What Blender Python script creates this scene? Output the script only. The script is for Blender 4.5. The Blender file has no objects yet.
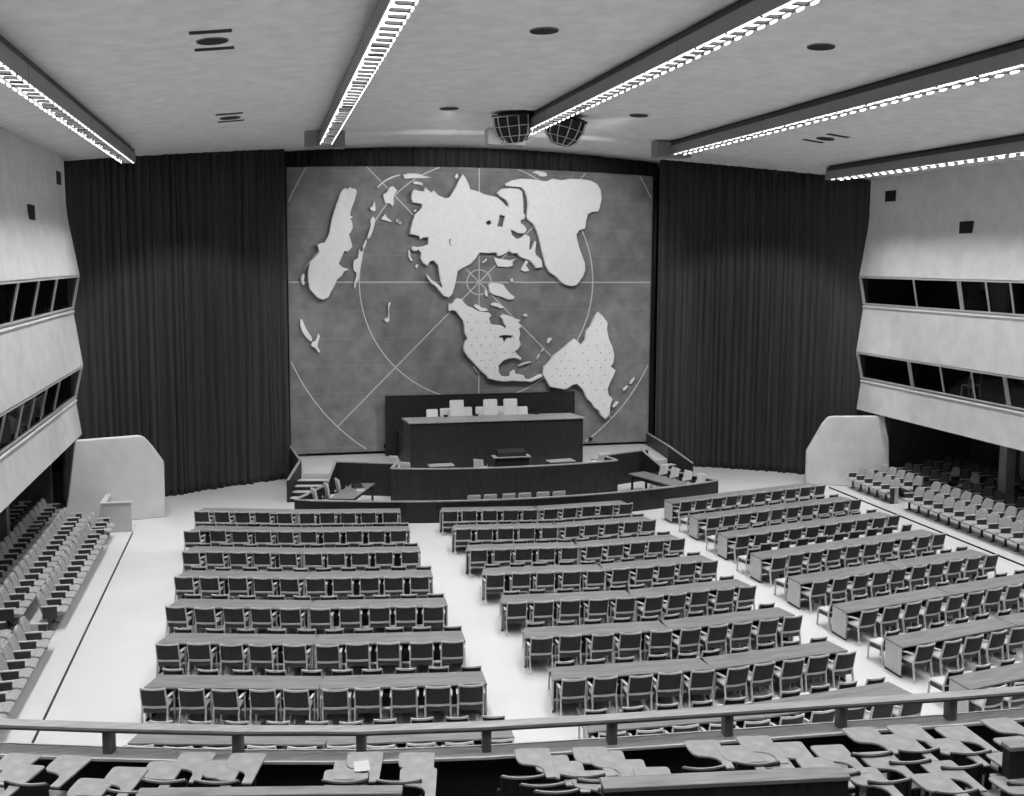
import bpy, bmesh, math, random
from mathutils import Vector, Matrix
from math import radians, sin, cos, pi, hypot, atan2, sqrt
random.seed(7)
SC = bpy.context.scene
COL = SC.collection

# ------------------------------------------------------------------ camera
F_PX = 1050.0
PSI, PITCH, ROLL = radians(13.33), radians(5.7), radians(0.3)
r0 = Vector((cos(PSI), -sin(PSI), 0))
fw = Vector((sin(PSI)*cos(PITCH), cos(PSI)*cos(PITCH), -sin(PITCH)))
u0 = r0.cross(fw)
rr = r0*cos(ROLL) + u0*sin(ROLL)
uu = u0*cos(ROLL) - r0*sin(ROLL)
cam_d = bpy.data.cameras.new('camera'); cam = bpy.data.objects.new('camera', cam_d); COL.objects.link(cam)
cam_d.sensor_fit = 'HORIZONTAL'; cam_d.sensor_width = 36.0; cam_d.lens = F_PX/1024*36
cam_d.shift_y = -32.5/1024
cam_d.clip_start = 0.05; cam_d.clip_end = 200
M3 = Matrix((rr, uu, -fw)).transposed()
cam.matrix_world = Matrix.Translation((0, 0, 9.4)) @ M3.to_4x4()
SC.camera = cam

# ------------------------------------------------------------------ world, exposure
SC.view_settings.view_transform = 'Standard'; SC.view_settings.look = 'None'
SC.view_settings.gamma = 1.0; SC.view_settings.use_curve_mapping = False
SC.view_settings.exposure = 0.0
wd = bpy.data.worlds.new('world'); SC.world = wd; wd.use_nodes = True
wd.node_tree.nodes['Background'].inputs[0].default_value = (0.05, 0.05, 0.05, 1)
wd.node_tree.nodes['Background'].inputs[1].default_value = 0.2
LAMP_W = 1450.0         # watts of each long fluorescent trough
SPREAD = 92
MAP_FILL_W = 2300.0          # watts of the spots added at two ceiling outlets to brighten the map
SIDE_W = 2600.0
DIFF = 1.8              # brightness of the visible diffusers

# ------------------------------------------------------------------ materials
def mat(name, v=0.5, rough=0.6, noise=0.0, nscale=4.0, bump=0.0, bscale=40.0, stretch=None, spec=0.4,
        sheen=0.0, emit=0.0, metal=0.0, detail=4.0):
    m = bpy.data.materials.new(name); m.use_nodes = True
    nt = m.node_tree; b = nt.nodes['Principled BSDF']
    b.inputs['Base Color'].default_value = (v, v, v, 1); b.inputs['Roughness'].default_value = rough
    b.inputs['Specular IOR Level'].default_value = spec; b.inputs['Metallic'].default_value = metal
    if sheen:
        b.inputs['Sheen Weight'].default_value = sheen; b.inputs['Sheen Roughness'].default_value = 0.4
    if emit:
        b.inputs['Emission Color'].default_value = (1, 1, 1, 1); b.inputs['Emission Strength'].default_value = emit
    tc = nt.nodes.new('ShaderNodeTexCoord')
    mp = nt.nodes.new('ShaderNodeMapping'); nt.links.new(tc.outputs['Object'], mp.inputs[0])
    if stretch: mp.inputs['Scale'].default_value = stretch
    if noise:
        n = nt.nodes.new('ShaderNodeTexNoise'); n.inputs['Scale'].default_value = nscale; n.inputs['Detail'].default_value = detail
        nt.links.new(mp.outputs[0], n.inputs['Vector'])
        r = nt.nodes.new('ShaderNodeMapRange')
        r.inputs['From Min'].default_value = 0.3; r.inputs['From Max'].default_value = 0.7
        r.inputs['To Min'].default_value = max(v-noise, 0.003); r.inputs['To Max'].default_value = v+noise
        nt.links.new(n.outputs[0], r.inputs['Value'])
        c = nt.nodes.new('ShaderNodeCombineColor')
        for i in range(3): nt.links.new(r.outputs[0], c.inputs[i])
        nt.links.new(c.outputs[0], b.inputs['Base Color'])
    if bump:
        n2 = nt.nodes.new('ShaderNodeTexNoise'); n2.inputs['Scale'].default_value = bscale; n2.inputs['Detail'].default_value = 3
        nt.links.new(mp.outputs[0], n2.inputs['Vector'])
        bp = nt.nodes.new('ShaderNodeBump'); bp.inputs['Strength'].default_value = bump; bp.inputs['Distance'].default_value = 0.02
        nt.links.new(n2.outputs[0], bp.inputs['Height']); nt.links.new(bp.outputs[0], b.inputs['Normal'])
    return m

M = dict(
 wall=mat('plaster', .63, .9, .05, 1.6, .25, 25),
 ceil=mat('ceiling_plaster', .76, .95, .06, 2.2, .6, 18),
 floor=mat('pale_linoleum', .56, .45, .025, .5, .03, 8, spec=.3),
 desk=mat('desk_wood', .20, .38, .06, 6, 0, stretch=(.25, 3, 3), spec=.5),
 panel=mat('pale_wood_panel', .50, .5, .04, 5, 0, stretch=(3, 3, .4)),
 under=mat('dark_shaded_wood', .05, .6, .01, 4),  # dark part colour; inside the desks it paints in the shade
 frame=mat('blond_wood_frame', .54, .35, .06, 12, 0, spec=.5),
 darkfab=mat('dark_upholstery', .030, .7, .006, 20, spec=.3),
 seatfab=mat('pale_upholstery', .50, .85, .04, 20),
 darkgray=mat('dark_seat_tone', .05, .9, .015, 14, .3, 90),
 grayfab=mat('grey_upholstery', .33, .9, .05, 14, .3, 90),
 dwood=mat('dark_stained_wood', .020, .42, .010, 5, 0, stretch=(4, 4, .35), spec=.35),
 dwoodtop=mat('worn_wood_cap', .30, .45, .05, 8),
 curtain=mat('velvet_curtain', .042, .7, .014, 5, 0, stretch=(3, 3, .02), sheen=.10, spec=.2, detail=2),  # vertical streaks paint fold highlights and shade into the velvet
 black=mat('black_paint', .012, .6),
 dmetal=mat('grey_housing_metal', .24, .5, .01, 5),
 cage=mat('cage_wire', .55, .4),
 cloth=mat('speaker_cloth', .03, .9, .01, 20),
 lamp=mat('lamp_diffuser', .8, .5, emit=DIFF),
 glow=mat('glowing_plastic', .8, .5, emit=1.5),
 louvre=mat('white_louvre', .75, .5),
 mapbase=mat('map_canvas', .20, .85, .045, 1.6, .2, 30),
 land=mat('land_relief', .80, .8, .03, 5, .2, 40),
 line=mat('white_line', .62, .7),
 white=mat('off_white_leather', .70, .6, .03, 10),
 paper=mat('paper', .50, .8),
 rail=mat('rail_wood', .22, .45, .06, 8, 0, stretch=(.3, 3, 3)),
 tablet=mat('tablet_wood', .29, .42, .04, 10, .05, 60),
 railedge=mat('sill_edge_wood', .50, .5, .04, 8),
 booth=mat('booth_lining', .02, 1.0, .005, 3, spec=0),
 col=mat('column_wood', .22, .5, .04, 6, 0, stretch=(3, 3, .3)),
 dwall=mat('dark_rear_wall', .07, .9, .015, 2),
 vent=mat('vent_black', .012, .8),
 railtop=mat('pale_handrail', .31, .4, .06, 8, 0, stretch=(.3, 3, 3)),
 apronwood=mat('shaded_apron_wood', .05, .5, .02, 8),  # darkened to put the shade under the seats into the colour
 railpost=mat('railing_post_wood', .10, .5, .03, 8, 0, stretch=(3, 3, .3)),
)
def glass():
    m = bpy.data.materials.new('booth_glass'); m.use_nodes = True; nt = m.node_tree
    for n in list(nt.nodes): nt.nodes.remove(n)
    o = nt.nodes.new('ShaderNodeOutputMaterial'); mx = nt.nodes.new('ShaderNodeMixShader')
    t = nt.nodes.new('ShaderNodeBsdfTransparent'); g = nt.nodes.new('ShaderNodeBsdfGlossy')
    g.inputs['Roughness'].default_value = .03; t.inputs[0].default_value = (.6, .6, .6, 1)
    f = nt.nodes.new('ShaderNodeLayerWeight'); f.inputs[0].default_value = .3
    mu = nt.nodes.new('ShaderNodeMath'); mu.operation = 'MULTIPLY'; mu.inputs[1].default_value = .10
    nt.links.new(f.outputs[1], mu.inputs[0]); nt.links.new(mu.outputs[0], mx.inputs[0]); nt.links.new(t.outputs[0], mx.inputs[1]); nt.links.new(g.outputs[0], mx.inputs[2])
    nt.links.new(mx.outputs[0], o.inputs[0]); return m
M['glass'] = glass()

# ------------------------------------------------------------------ helpers
class MB:
    """collects shapes, then becomes one mesh object"""
    def __init__(s): s.v = []; s.f = []
    def poly(s, vs, fs):
        n = len(s.v); s.v += [tuple(v) for v in vs]; s.f += [tuple(i+n for i in f) for f in fs]; return s
    def box(s, x0, x1, y0, y1, z0, z1):
        return s.poly([(x0,y0,z0),(x1,y0,z0),(x1,y1,z0),(x0,y1,z0),(x0,y0,z1),(x1,y0,z1),(x1,y1,z1),(x0,y1,z1)],
          [(0,3,2,1),(4,5,6,7),(0,1,5,4),(1,2,6,5),(2,3,7,6),(3,0,4,7)])
    def hexa(s, b, t):
        """4 bottom points, 4 top points, both counter-clockwise from above"""
        return s.poly(list(b)+list(t), [(0,3,2,1),(4,5,6,7),(0,1,5,4),(1,2,6,5),(2,3,7,6),(3,0,4,7)])
    def bar(s, p, q, w, h, up=(0,0,1)):
        p = Vector(p); q = Vector(q); d = (q-p).normalized(); u = Vector(up)
        a = d.cross(u)
        if a.length < 1e-4: a = d.cross(Vector((1,0,0)))
        a.normalize(); b = a.cross(d).normalized(); a *= w/2; b *= h/2
        vs = [p-a-b, p+a-b, p+a+b, p-a+b, q-a-b, q+a-b, q+a+b, q-a+b]
        return s.poly(vs, [(0,1,2,3),(7,6,5,4),(0,4,5,1),(1,5,6,2),(2,6,7,3),(3,7,4,0)])
    def tube(s, p, q, r, r2=None, n=10):
        p = Vector(p); q = Vector(q); d = (q-p).normalized(); r2 = r if r2 is None else r2
        a = d.orthogonal().normalized(); b = d.cross(a)
        vs = [p+(a*cos(2*pi*i/n)+b*sin(2*pi*i/n))*r for i in range(n)]+[q+(a*cos(2*pi*i/n)+b*sin(2*pi*i/n))*r2 for i in range(n)]
        return s.poly(vs, [(i,(i+1)%n,n+(i+1)%n,n+i) for i in range(n)]+[tuple(range(n-1,-1,-1)), tuple(range(n,2*n))])
    def prism(s, pts, h, fn):
        """outline pts (2d) given thickness h; fn(u, v, w) -> 3d"""
        n = len(pts)
        vs = [fn(u, v, 0) for u, v in pts]+[fn(u, v, h) for u, v in pts]
        return s.poly(vs, [tuple(range(n-1,-1,-1)), tuple(range(n,2*n))]+[(i,(i+1)%n,n+(i+1)%n,n+i) for i in range(n)])
    def sweep(s, path, prof, closed=False):
        """path: list of (x,y,z) with plan normals; prof: list of (across, up)"""
        n = len(path); k = len(prof); vs = []
        for i, p in enumerate(path):
            a = Vector(path[max(i-1,0)]); b = Vector(path[min(i+1,n-1)]); d = (b-a); d.z = 0; d.normalize()
            nn = Vector((d.y, -d.x, 0))
            for (u, w) in prof: vs.append(Vector(p)+nn*u+Vector((0,0,w)))
        fs = []
        for i in range(n-1):
            for j in range(k): fs.append((i*k+j, i*k+(j+1)%k, (i+1)*k+(j+1)%k, (i+1)*k+j))
        fs.append(tuple(range(k))); fs.append(tuple((n-1)*k+j for j in reversed(range(k))))
        return s.poly(vs, fs)
    def grid(s, fn, nu, nv):
        vs = [fn(i/nu, j/nv) for i in range(nu+1) for j in range(nv+1)]
        return s.poly(vs, [(i*(nv+1)+j, (i+1)*(nv+1)+j, (i+1)*(nv+1)+j+1, i*(nv+1)+j+1) for i in range(nu) for j in range(nv)])
    def mesh(s, name, m, bevel=0, smooth=False, seg=1):
        me = bpy.data.meshes.new(name); me.from_pydata(s.v, [], s.f)
        bm = bmesh.new(); bm.from_mesh(me)
        bmesh.ops.recalc_face_normals(bm, faces=bm.faces)
        if bevel:
            bmesh.ops.bevel(bm, geom=[e for e in bm.edges if len(e.link_faces) == 2 and e.calc_face_angle(0) > .5],
                            offset=bevel, segments=seg, affect='EDGES', clamp_overlap=True)
        bm.to_mesh(me); bm.free()
        if smooth:
            for p in me.polygons: p.use_smooth = True
        me.materials.append(M[m] if isinstance(m, str) else m)
        return me
    def build(s, name, m, parent=None, **k):
        o = bpy.data.objects.new(name, s.mesh(name, m, **k)); COL.objects.link(o)
        if parent: o.parent = parent
        return o

def empty(name, loc=(0,0,0), rz=0.0):
    o = bpy.data.objects.new(name, None); COL.objects.link(o); o.empty_display_size = .1
    o.location = loc; o.rotation_euler = (0, 0, rz); return o
def tag(o, label, cat, group=None, kind=None):
    if label: o['label'] = label
    if cat: o['category'] = cat
    if group: o['group'] = group
    if kind: o['kind'] = kind
    return o
def struct(o, label=None):
    o['kind'] = 'structure'
    if label: o['label'] = label
    return o
KIDS = {}
def kids(o):
    return KIDS.get(o.name, [])
def register(o, lst): KIDS[o.name] = lst
def dup(o, loc, rz, label, drop=()):
    c = o.copy(); COL.objects.link(c); c.location = loc; c.rotation_euler = (0, 0, rz); c['label'] = label
    for ch in kids(o):
        if ch.name.split('.')[0] in drop: continue
        d = ch.copy(); COL.objects.link(d); d.parent = c
        for g in kids(ch):
            e = g.copy(); COL.objects.link(e); e.parent = d
    return c
ORD = ['first','second','third','fourth','fifth','sixth','seventh','eighth','ninth','tenth','eleventh','twelfth',
       'thirteenth','fourteenth','fifteenth','sixteenth','seventeenth','eighteenth','nineteenth','twentieth',
       'twenty-first','twenty-second','twenty-third','twenty-fourth','twenty-fifth','twenty-sixth','twenty-seventh','twenty-eighth','twenty-ninth','thirtieth']
def in_view(p, mx=8, my=8):
    d = Vector(p)-Vector((0,0,9.4)); z = d.dot(fw)
    if z < .3: return False
    x = 512+F_PX*d.dot(rr)/z; y = 365.5-F_PX*d.dot(uu)/z
    return -mx < x < 1024+mx and -my < y < 796+my
CX = 9.2
def vault(x): return 12.85+1.55*(1-((x-CX)/16.1)**2)
LANDMASSES = [
('large',[(3.4,12.4),(3.51,12.43),(3.55,12.36),(3.64,12.44),(3.7,12.47),(3.78,12.42),(3.91,12.41),(3.96,12.3),(3.91,12.11),(3.85,11.9),(3.74,11.63),(3.69,11.47),(3.66,11.28),(3.77,11.21),(3.63,11.17),(3.71,11.09),(3.76,10.93),(3.77,10.77),(3.68,10.58),(3.6,10.5),(3.65,10.34),(3.7,10.18),(3.75,9.97),(3.64,9.83),(3.54,9.75),(3.43,9.8),(3.35,9.64),(3.39,9.76),(3.25,9.43),(3.15,9.24),(3.31,9.08),(3.57,8.99),(3.38,8.91),(3.31,8.75),(3.08,8.56),(2.98,8.3),(2.82,8.04),(2.72,7.81),(2.49,7.69),(2.27,7.78),(2.11,7.97),(1.93,8.17),(1.9,8.43),(1.87,8.65),(1.9,8.97),(1.97,9.33),(2.13,9.52),(2.07,9.44),(2.25,9.58),(2.36,9.71),(2.31,9.95),(2.28,10.01),(2.39,10.09),(2.58,10.12),(2.71,10.33),(2.8,10.55),(2.86,10.87),(2.91,11.14),(2.99,11.4),(3.08,11.67),(3.18,11.94),(3.27,12.21),(3.35,12.34)],[]),
('large',[(6.37,12.33),(6.45,12.43),(6.64,12.37),(6.87,12.36),(6.91,12.53),(7.07,12.4),(7.18,12.31),(7.3,12.4),(7.49,12.2),(7.81,12.08),(8.0,12.13),(8.12,12.33),(8.28,12.6),(8.39,12.83),(8.47,12.98),(8.57,13.14),(8.67,13.02),(8.83,12.72),(8.9,12.48),(9.06,12.46),(9.3,12.39),(9.54,12.28),(9.86,12.22),(10.1,12.17),(10.34,11.98),(10.5,11.82),(10.66,11.72),(10.62,11.95),(10.5,12.1),(10.3,12.2),(10.11,12.37),(10.31,12.54),(10.7,12.58),(11.09,12.55),(11.24,12.44),(11.29,11.99),(11.31,11.51),(11.39,11.4),(11.35,11.26),(11.17,11.2),(11.18,11.05),(11.37,10.94),(11.45,10.76),(11.37,10.64),(11.1,10.62),(10.83,10.75),(10.71,10.79),(10.79,10.52),(11.02,10.34),(11.26,10.42),(11.37,10.55),(11.57,10.49),(11.61,10.34),(11.57,9.89),(11.69,9.89),(11.85,10.27),(11.9,10.23),(11.85,9.82),(11.89,9.66),(12.15,9.44),(12.21,9.13),(11.9,9.09),(11.78,9.28),(11.62,9.43),(11.38,9.51),(11.18,9.58),(11.03,9.77),(11.07,9.77),(10.83,9.73),(10.67,9.85),(10.35,9.65),(10.15,9.61),(10.1,9.77),(9.7,9.74),(9.34,9.76),(9.23,9.64),(9.15,9.49),(8.91,9.25),(8.67,9.14),(8.35,8.94),(8.27,8.55),(8.2,8.24),(8.1,7.93),(7.96,7.78),(7.72,7.85),(7.56,8.05),(7.37,8.28),(7.17,8.4),(7.02,8.63),(7.0,8.75),(7.17,8.55),(7.45,8.36),(7.64,8.17),(7.68,8.28),(7.6,8.48),(7.53,8.86),(7.49,9.17),(7.29,9.4),(7.1,9.36),(7.02,9.17),(6.82,9.28),(6.71,9.48),(6.75,9.71),(6.63,9.86),(6.44,9.8),(6.32,9.89),(6.36,9.99),(6.59,9.95),(6.87,10.01),(7.06,10.09),(7.06,10.41),(6.83,10.4),(6.71,10.32),(6.63,10.47),(6.4,10.51),(6.26,10.54),(6.29,10.77),(6.37,11.08),(6.48,11.38),(6.68,11.54),(6.79,11.69),(6.79,11.84),(6.56,11.88),(6.37,11.91),(6.32,12.1)],[[(9.62,11.12),(9.82,11.19),(9.9,11.05),(9.74,10.93),(9.6,11.0)],[(10.22,11.44),(10.5,11.38),(10.42,11.13),(10.38,10.86),(10.1,10.91),(10.18,11.13)],[(7.96,10.33),(8.05,10.35),(8.02,10.18),(8.1,10.01),(8.01,10.04),(7.96,10.18)]]),
('large',[(10.47,12.76),(10.78,12.92),(11.16,13.0),(11.63,12.99),(11.94,12.97),(12.26,12.91),(12.42,12.93),(12.65,13.04),(13.05,12.97),(13.44,13.05),(14.0,13.04),(14.4,13.0),(14.72,12.85),(14.89,12.59),(14.94,12.21),(14.86,11.83),(14.78,11.64),(14.5,11.61),(14.3,11.52),(14.22,11.21),(14.17,10.86),(13.91,10.79),(13.77,10.59),(13.83,10.29),(13.92,9.98),(14.08,9.6),(14.19,9.29),(14.21,8.99),(14.09,8.68),(13.82,8.33),(13.58,8.28),(13.33,8.33),(13.09,8.45),(12.85,8.71),(12.53,8.9),(12.37,9.17),(12.25,9.59),(12.17,9.89),(12.08,10.27),(11.95,10.72),(11.76,11.06),(11.49,11.26),(11.47,11.4),(11.52,11.85),(11.48,12.22),(11.36,12.52),(11.2,12.65),(10.86,12.67),(10.55,12.69)],[]),
('large',[(7.97,7.48),(8.15,7.51),(8.18,7.6),(8.31,7.73),(8.5,7.7),(8.62,7.54),(8.78,7.39),(8.96,7.32),(9.15,7.23),(9.28,7.14),(9.53,7.11),(9.78,7.07),(9.85,6.95),(9.75,6.86),(9.82,6.61),(9.98,6.54),(10.29,6.51),(10.42,6.45),(10.52,6.35),(10.58,6.48),(10.45,6.6),(10.42,6.76),(10.29,6.91),(10.42,7.01),(10.67,6.94),(10.93,6.82),(11.19,6.75),(11.09,6.63),(11.25,6.47),(11.12,6.38),(11.19,6.16),(11.13,5.91),(11.22,5.66),(11.1,5.47),(10.94,5.35),(11.03,5.22),(11.26,5.03),(11.2,4.97),(10.94,5.07),(10.68,5.04),(10.43,4.95),(10.2,4.73),(10.21,4.42),(10.33,4.23),(10.56,4.18),(10.75,4.22),(10.78,4.41),(10.94,4.5),(10.98,4.31),(11.2,4.28),(11.36,4.24),(11.43,4.08),(11.65,4.05),(11.85,4.14),(12.17,4.29),(12.24,4.19),(11.98,4.07),(11.72,3.95),(11.46,3.99),(11.2,3.99),(10.88,4.03),(10.5,3.99),(10.11,4.05),(9.73,4.15),(9.66,4.28),(9.47,4.44),(9.25,4.66),(9.03,4.91),(8.81,5.13),(8.65,5.38),(8.62,5.57),(8.68,5.82),(8.81,5.94),(8.68,6.19),(8.65,6.5),(8.59,6.77),(8.43,6.96),(8.28,7.17),(8.09,7.24),(7.94,7.18)],[[(10.2,5.95),(10.26,6.08),(10.49,6.1),(10.87,6.07),(10.81,5.91),(10.68,5.95),(10.58,5.89),(10.49,5.73),(10.42,5.79),(10.36,5.95),(10.26,5.92)]]),
('large',[(14.85,7.09),(15.08,6.89),(15.31,6.59),(15.27,6.33),(15.36,5.89),(15.55,5.49),(15.65,5.1),(15.61,4.75),(15.47,4.58),(15.71,4.4),(15.62,4.14),(15.44,3.79),(15.35,3.53),(15.4,3.26),(15.59,3.08),(15.5,2.82),(15.46,2.38),(15.28,2.16),(15.05,2.34),(14.95,2.57),(14.72,2.71),(14.58,2.93),(14.35,3.15),(14.17,3.55),(13.89,3.82),(13.67,3.78),(13.35,3.57),(12.9,3.65),(12.59,3.72),(12.46,3.98),(12.27,4.29),(12.32,4.63),(12.54,4.8),(12.8,5.14),(13.16,5.4),(13.51,5.7),(13.73,5.87),(13.92,5.73),(14.05,5.56),(14.27,5.82),(14.31,6.25),(14.49,6.42),(14.67,6.81)],[]),
('small',[(4.72,11.94),(4.75,11.86),(4.77,11.67),(4.78,11.51),(4.63,11.49),(4.51,11.62),(4.63,11.7),(4.69,11.83)],[]),
('small',[(5.4,12.55),(5.56,12.57),(5.72,12.39),(5.61,12.26),(5.56,12.09),(5.57,11.85),(5.53,11.7),(5.45,11.77),(5.37,11.85),(5.2,11.82),(5.15,11.98),(5.11,12.22),(5.26,12.3),(5.34,12.44)],[]),
('small',[(4.83,12.52),(5.02,12.7),(5.24,12.87),(5.51,13.0),(5.84,13.08),(5.86,13.04),(5.56,12.94),(5.29,12.81),(5.07,12.66),(4.88,12.48)],[]),
('small',[(5.99,13.08),(6.26,13.14),(6.64,13.13),(6.88,13.04),(7.22,12.99),(6.88,12.94),(6.49,12.93),(6.07,12.9),(5.99,12.98)],[]),
('small',[(6.37,12.76),(6.53,12.81),(6.8,12.75),(6.86,12.62),(6.68,12.66),(6.45,12.69)],[]),
('small',[(5.2,11.4),(5.25,11.25),(5.5,11.06),(5.39,11.05),(5.2,11.1),(5.03,11.14),(5.05,11.25),(5.14,11.3)],[]),
('small',[(5.69,11.19),(5.8,11.13),(5.92,11.02),(5.83,10.93),(5.74,11.01),(5.65,11.09)],[]),
('small',[(4.66,11.27),(4.75,11.19),(4.73,10.95),(4.68,10.73),(4.6,10.51),(4.49,10.31),(4.4,10.35),(4.46,10.54),(4.54,10.76),(4.57,10.94),(4.55,11.11)],[]),
('small',[(4.35,10.27),(4.4,10.19),(4.32,9.97),(4.26,9.86),(4.21,9.97)],[]),
('small',[(4.06,9.89),(4.13,9.75),(4.23,9.76),(4.19,9.44),(4.12,9.11),(4.05,8.75),(4.02,8.53),(3.92,8.39),(3.89,8.17),(3.82,8.2),(3.84,8.43),(3.92,8.66),(3.93,8.85),(3.8,8.98),(3.8,9.24),(3.83,9.4),(4.0,9.47)],[]),
('small',[(1.71,8.81),(1.74,8.68),(1.69,8.52),(1.74,8.36),(1.67,8.3),(1.6,8.43),(1.57,8.59),(1.62,8.75)],[]),
('small',[(1.53,6.84),(1.6,6.86),(1.68,6.65),(1.84,6.32),(1.99,6.09),(2.02,5.93),(1.93,5.9),(1.77,6.06),(1.61,6.29),(1.52,6.58)],[]),
('small',[(2.28,6.24),(2.35,6.12),(2.29,5.89),(2.24,5.66),(2.35,5.47),(2.29,5.4),(2.15,5.6),(1.96,5.7),(2.02,5.86),(2.18,5.93),(2.23,6.09)],[]),
('small',[(5.35,7.57),(5.42,7.54),(5.35,7.38),(5.34,7.14),(5.35,6.95),(5.35,6.75),(5.25,6.67),(5.12,6.78),(5.15,6.88),(5.28,6.91),(5.3,7.21),(5.29,7.41)],[]),
('small',[(10.02,9.57),(10.19,9.49),(10.43,9.46),(10.75,9.42),(11.07,9.5),(10.87,9.38),(10.87,9.18),(10.67,9.11),(10.19,9.14),(10.07,9.34)],[]),
('small',[(11.48,9.42),(11.6,9.35),(11.48,9.19),(11.65,8.95),(11.44,8.91),(11.24,8.99),(11.32,9.15)],[]),
('small',[(6.21,9.86),(6.28,9.78),(6.28,9.59),(6.4,9.36),(6.28,9.36),(6.18,9.59)],[]),
('small',[(6.47,9.13),(6.59,9.24),(6.63,9.17),(6.55,9.01)],[]),
('small',[(6.41,11.53),(6.56,11.61),(6.52,11.48)],[]),
('small',[(5.67,11.11),(5.79,11.15),(5.9,11.01),(5.79,10.98)],[]),
('small',[(8.24,13.05),(8.35,13.19),(8.42,13.06),(8.34,12.94)],[]),
('small',[(9.47,9.33),(9.7,9.49),(9.66,9.37),(9.51,9.27)],[]),
('small',[(9.75,8.35),(9.91,8.42),(10.19,8.4),(10.43,8.35),(10.6,8.11),(10.76,7.95),(10.96,7.79),(10.92,7.68),(10.68,7.66),(10.35,7.8),(10.03,7.87),(9.83,7.99)],[]),
('small',[(9.63,8.11),(9.71,7.99),(9.75,7.8),(9.65,7.8),(9.59,7.99)],[]),
('small',[(10.75,8.58),(10.88,8.62),(10.9,8.46),(10.77,8.45)],[]),
('small',[(9.15,7.48),(9.31,7.42),(9.5,7.29),(9.66,7.29),(9.78,7.17),(9.4,7.15),(9.25,7.26),(9.12,7.35)],[]),
('small',[(9.85,7.47),(10.04,7.54),(10.23,7.5),(10.48,7.32),(10.35,7.26),(10.16,7.35),(9.91,7.4)],[]),
('small',[(11.35,6.97),(11.51,7.03),(11.57,6.94),(11.44,6.88)],[]),
('small',[(12.52,5.89),(12.68,5.95),(12.71,5.86),(12.55,5.67),(12.47,5.72)],[]),
('small',[(12.23,5.33),(12.36,5.47),(12.33,5.39),(12.23,5.27)],[]),
('small',[(12.07,5.14),(12.17,5.2),(12.07,4.99),(11.97,4.92)],[]),
('small',[(11.13,4.69),(11.33,4.78),(11.58,4.85),(11.75,4.86),(11.68,4.8),(11.46,4.74),(11.2,4.65)],[]),
('small',[(9.06,4.72),(9.16,4.66),(9.32,4.38),(9.22,4.44),(9.11,4.63)],[]),
('small',[(15.87,2.94),(15.98,2.89),(15.73,2.63),(15.64,2.71)],[]),
('small',[(16.73,4.04),(16.68,3.89),(16.55,3.72),(16.45,3.77),(16.59,3.94)],[]),
('small',[(16.41,3.68),(16.32,3.5),(16.18,3.4),(16.15,3.51),(16.27,3.59)],[]),
('small',[(11.71,13.31),(11.94,13.39),(12.33,13.33),(12.45,13.22),(12.34,13.14),(12.1,13.15),(11.98,13.24)],[])
]

# ================================================================== SETTING
XL, XR = -6.75, 25.15
struct(MB().box(-12, 30.4, -4, 50, -.2, 0).build('floor', 'floor'), 'pale light-reflecting hall floor')
# raised strips under the side seating, with the dark groove along their edge
for s, nm in ((-1, 'left'), (1, 'right')):
    xe = CX+s*13.73
    a, b = sorted((xe, CX+s*21))
    struct(MB().box(a, b, -2, 38.9, 0, .05).build('floor_'+nm, 'floor'))
    g = sorted((xe-s*.03, xe))
    struct(MB().box(g[0], g[1], -2, 37.4 if s < 0 else 39.0, 0, .052).build('trim_1' if s < 0 else 'trim_2', 'black'))
    for k in range(1, 6):   # shallow tiers
        xa = CX+s*(15.05+.94*(k-1)+.55); a, b = sorted((xa, CX+s*21))
        struct(MB().box(a, b, -2, 38.9, .05+.1*(k-1), .05+.1*k).build('floor_tier', 'dwall'))

# vaulted ceiling with a shallow cove before the curtain
CEIL_OFF = 1
def ceil_z(x, y):
    z = vault(x)
    t = (y-40.3)/1.2
    if t > 0:
        t = min(t, 1.0); z -= .16*sin(pi*t)*max(0, 1-((x-CX)/13)**2)
    return z
YS = [-4, 5, 12, 20, 28, 36, 40.2, 40.3, 40.45, 40.6, 40.8, 41.0, 41.2, 41.5, 42.5, 44, 46, 48.5]
c = MB(); n = 48
vs = []; fs = []
for i in range(n+1):
    x = XL-.1+(XR-XL+.2)*i/n
    for y in YS: vs.append((x, y, ceil_z(x, y)))
for i in range(n):
    for j in range(len(YS)-1):
        k = len(YS); fs.append((i*k+j, i*k+j+1, (i+1)*k+j+1, (i+1)*k+j))
c.poly(vs, fs)
co = c.build('ceiling', 'ceil', smooth=True); struct(co)
md = co.modifiers.new('thick', 'SOLIDIFY'); md.thickness = .2; md.offset = CEIL_OFF

struct(MB().box(-12, 30.4, -4.3, -4, 0, 15).build('wall_rear', 'dwall'))
struct(MB().box(-12, 30.4, 49.2, 49.5, 0, 16).build('wall_front', 'black'))

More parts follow.
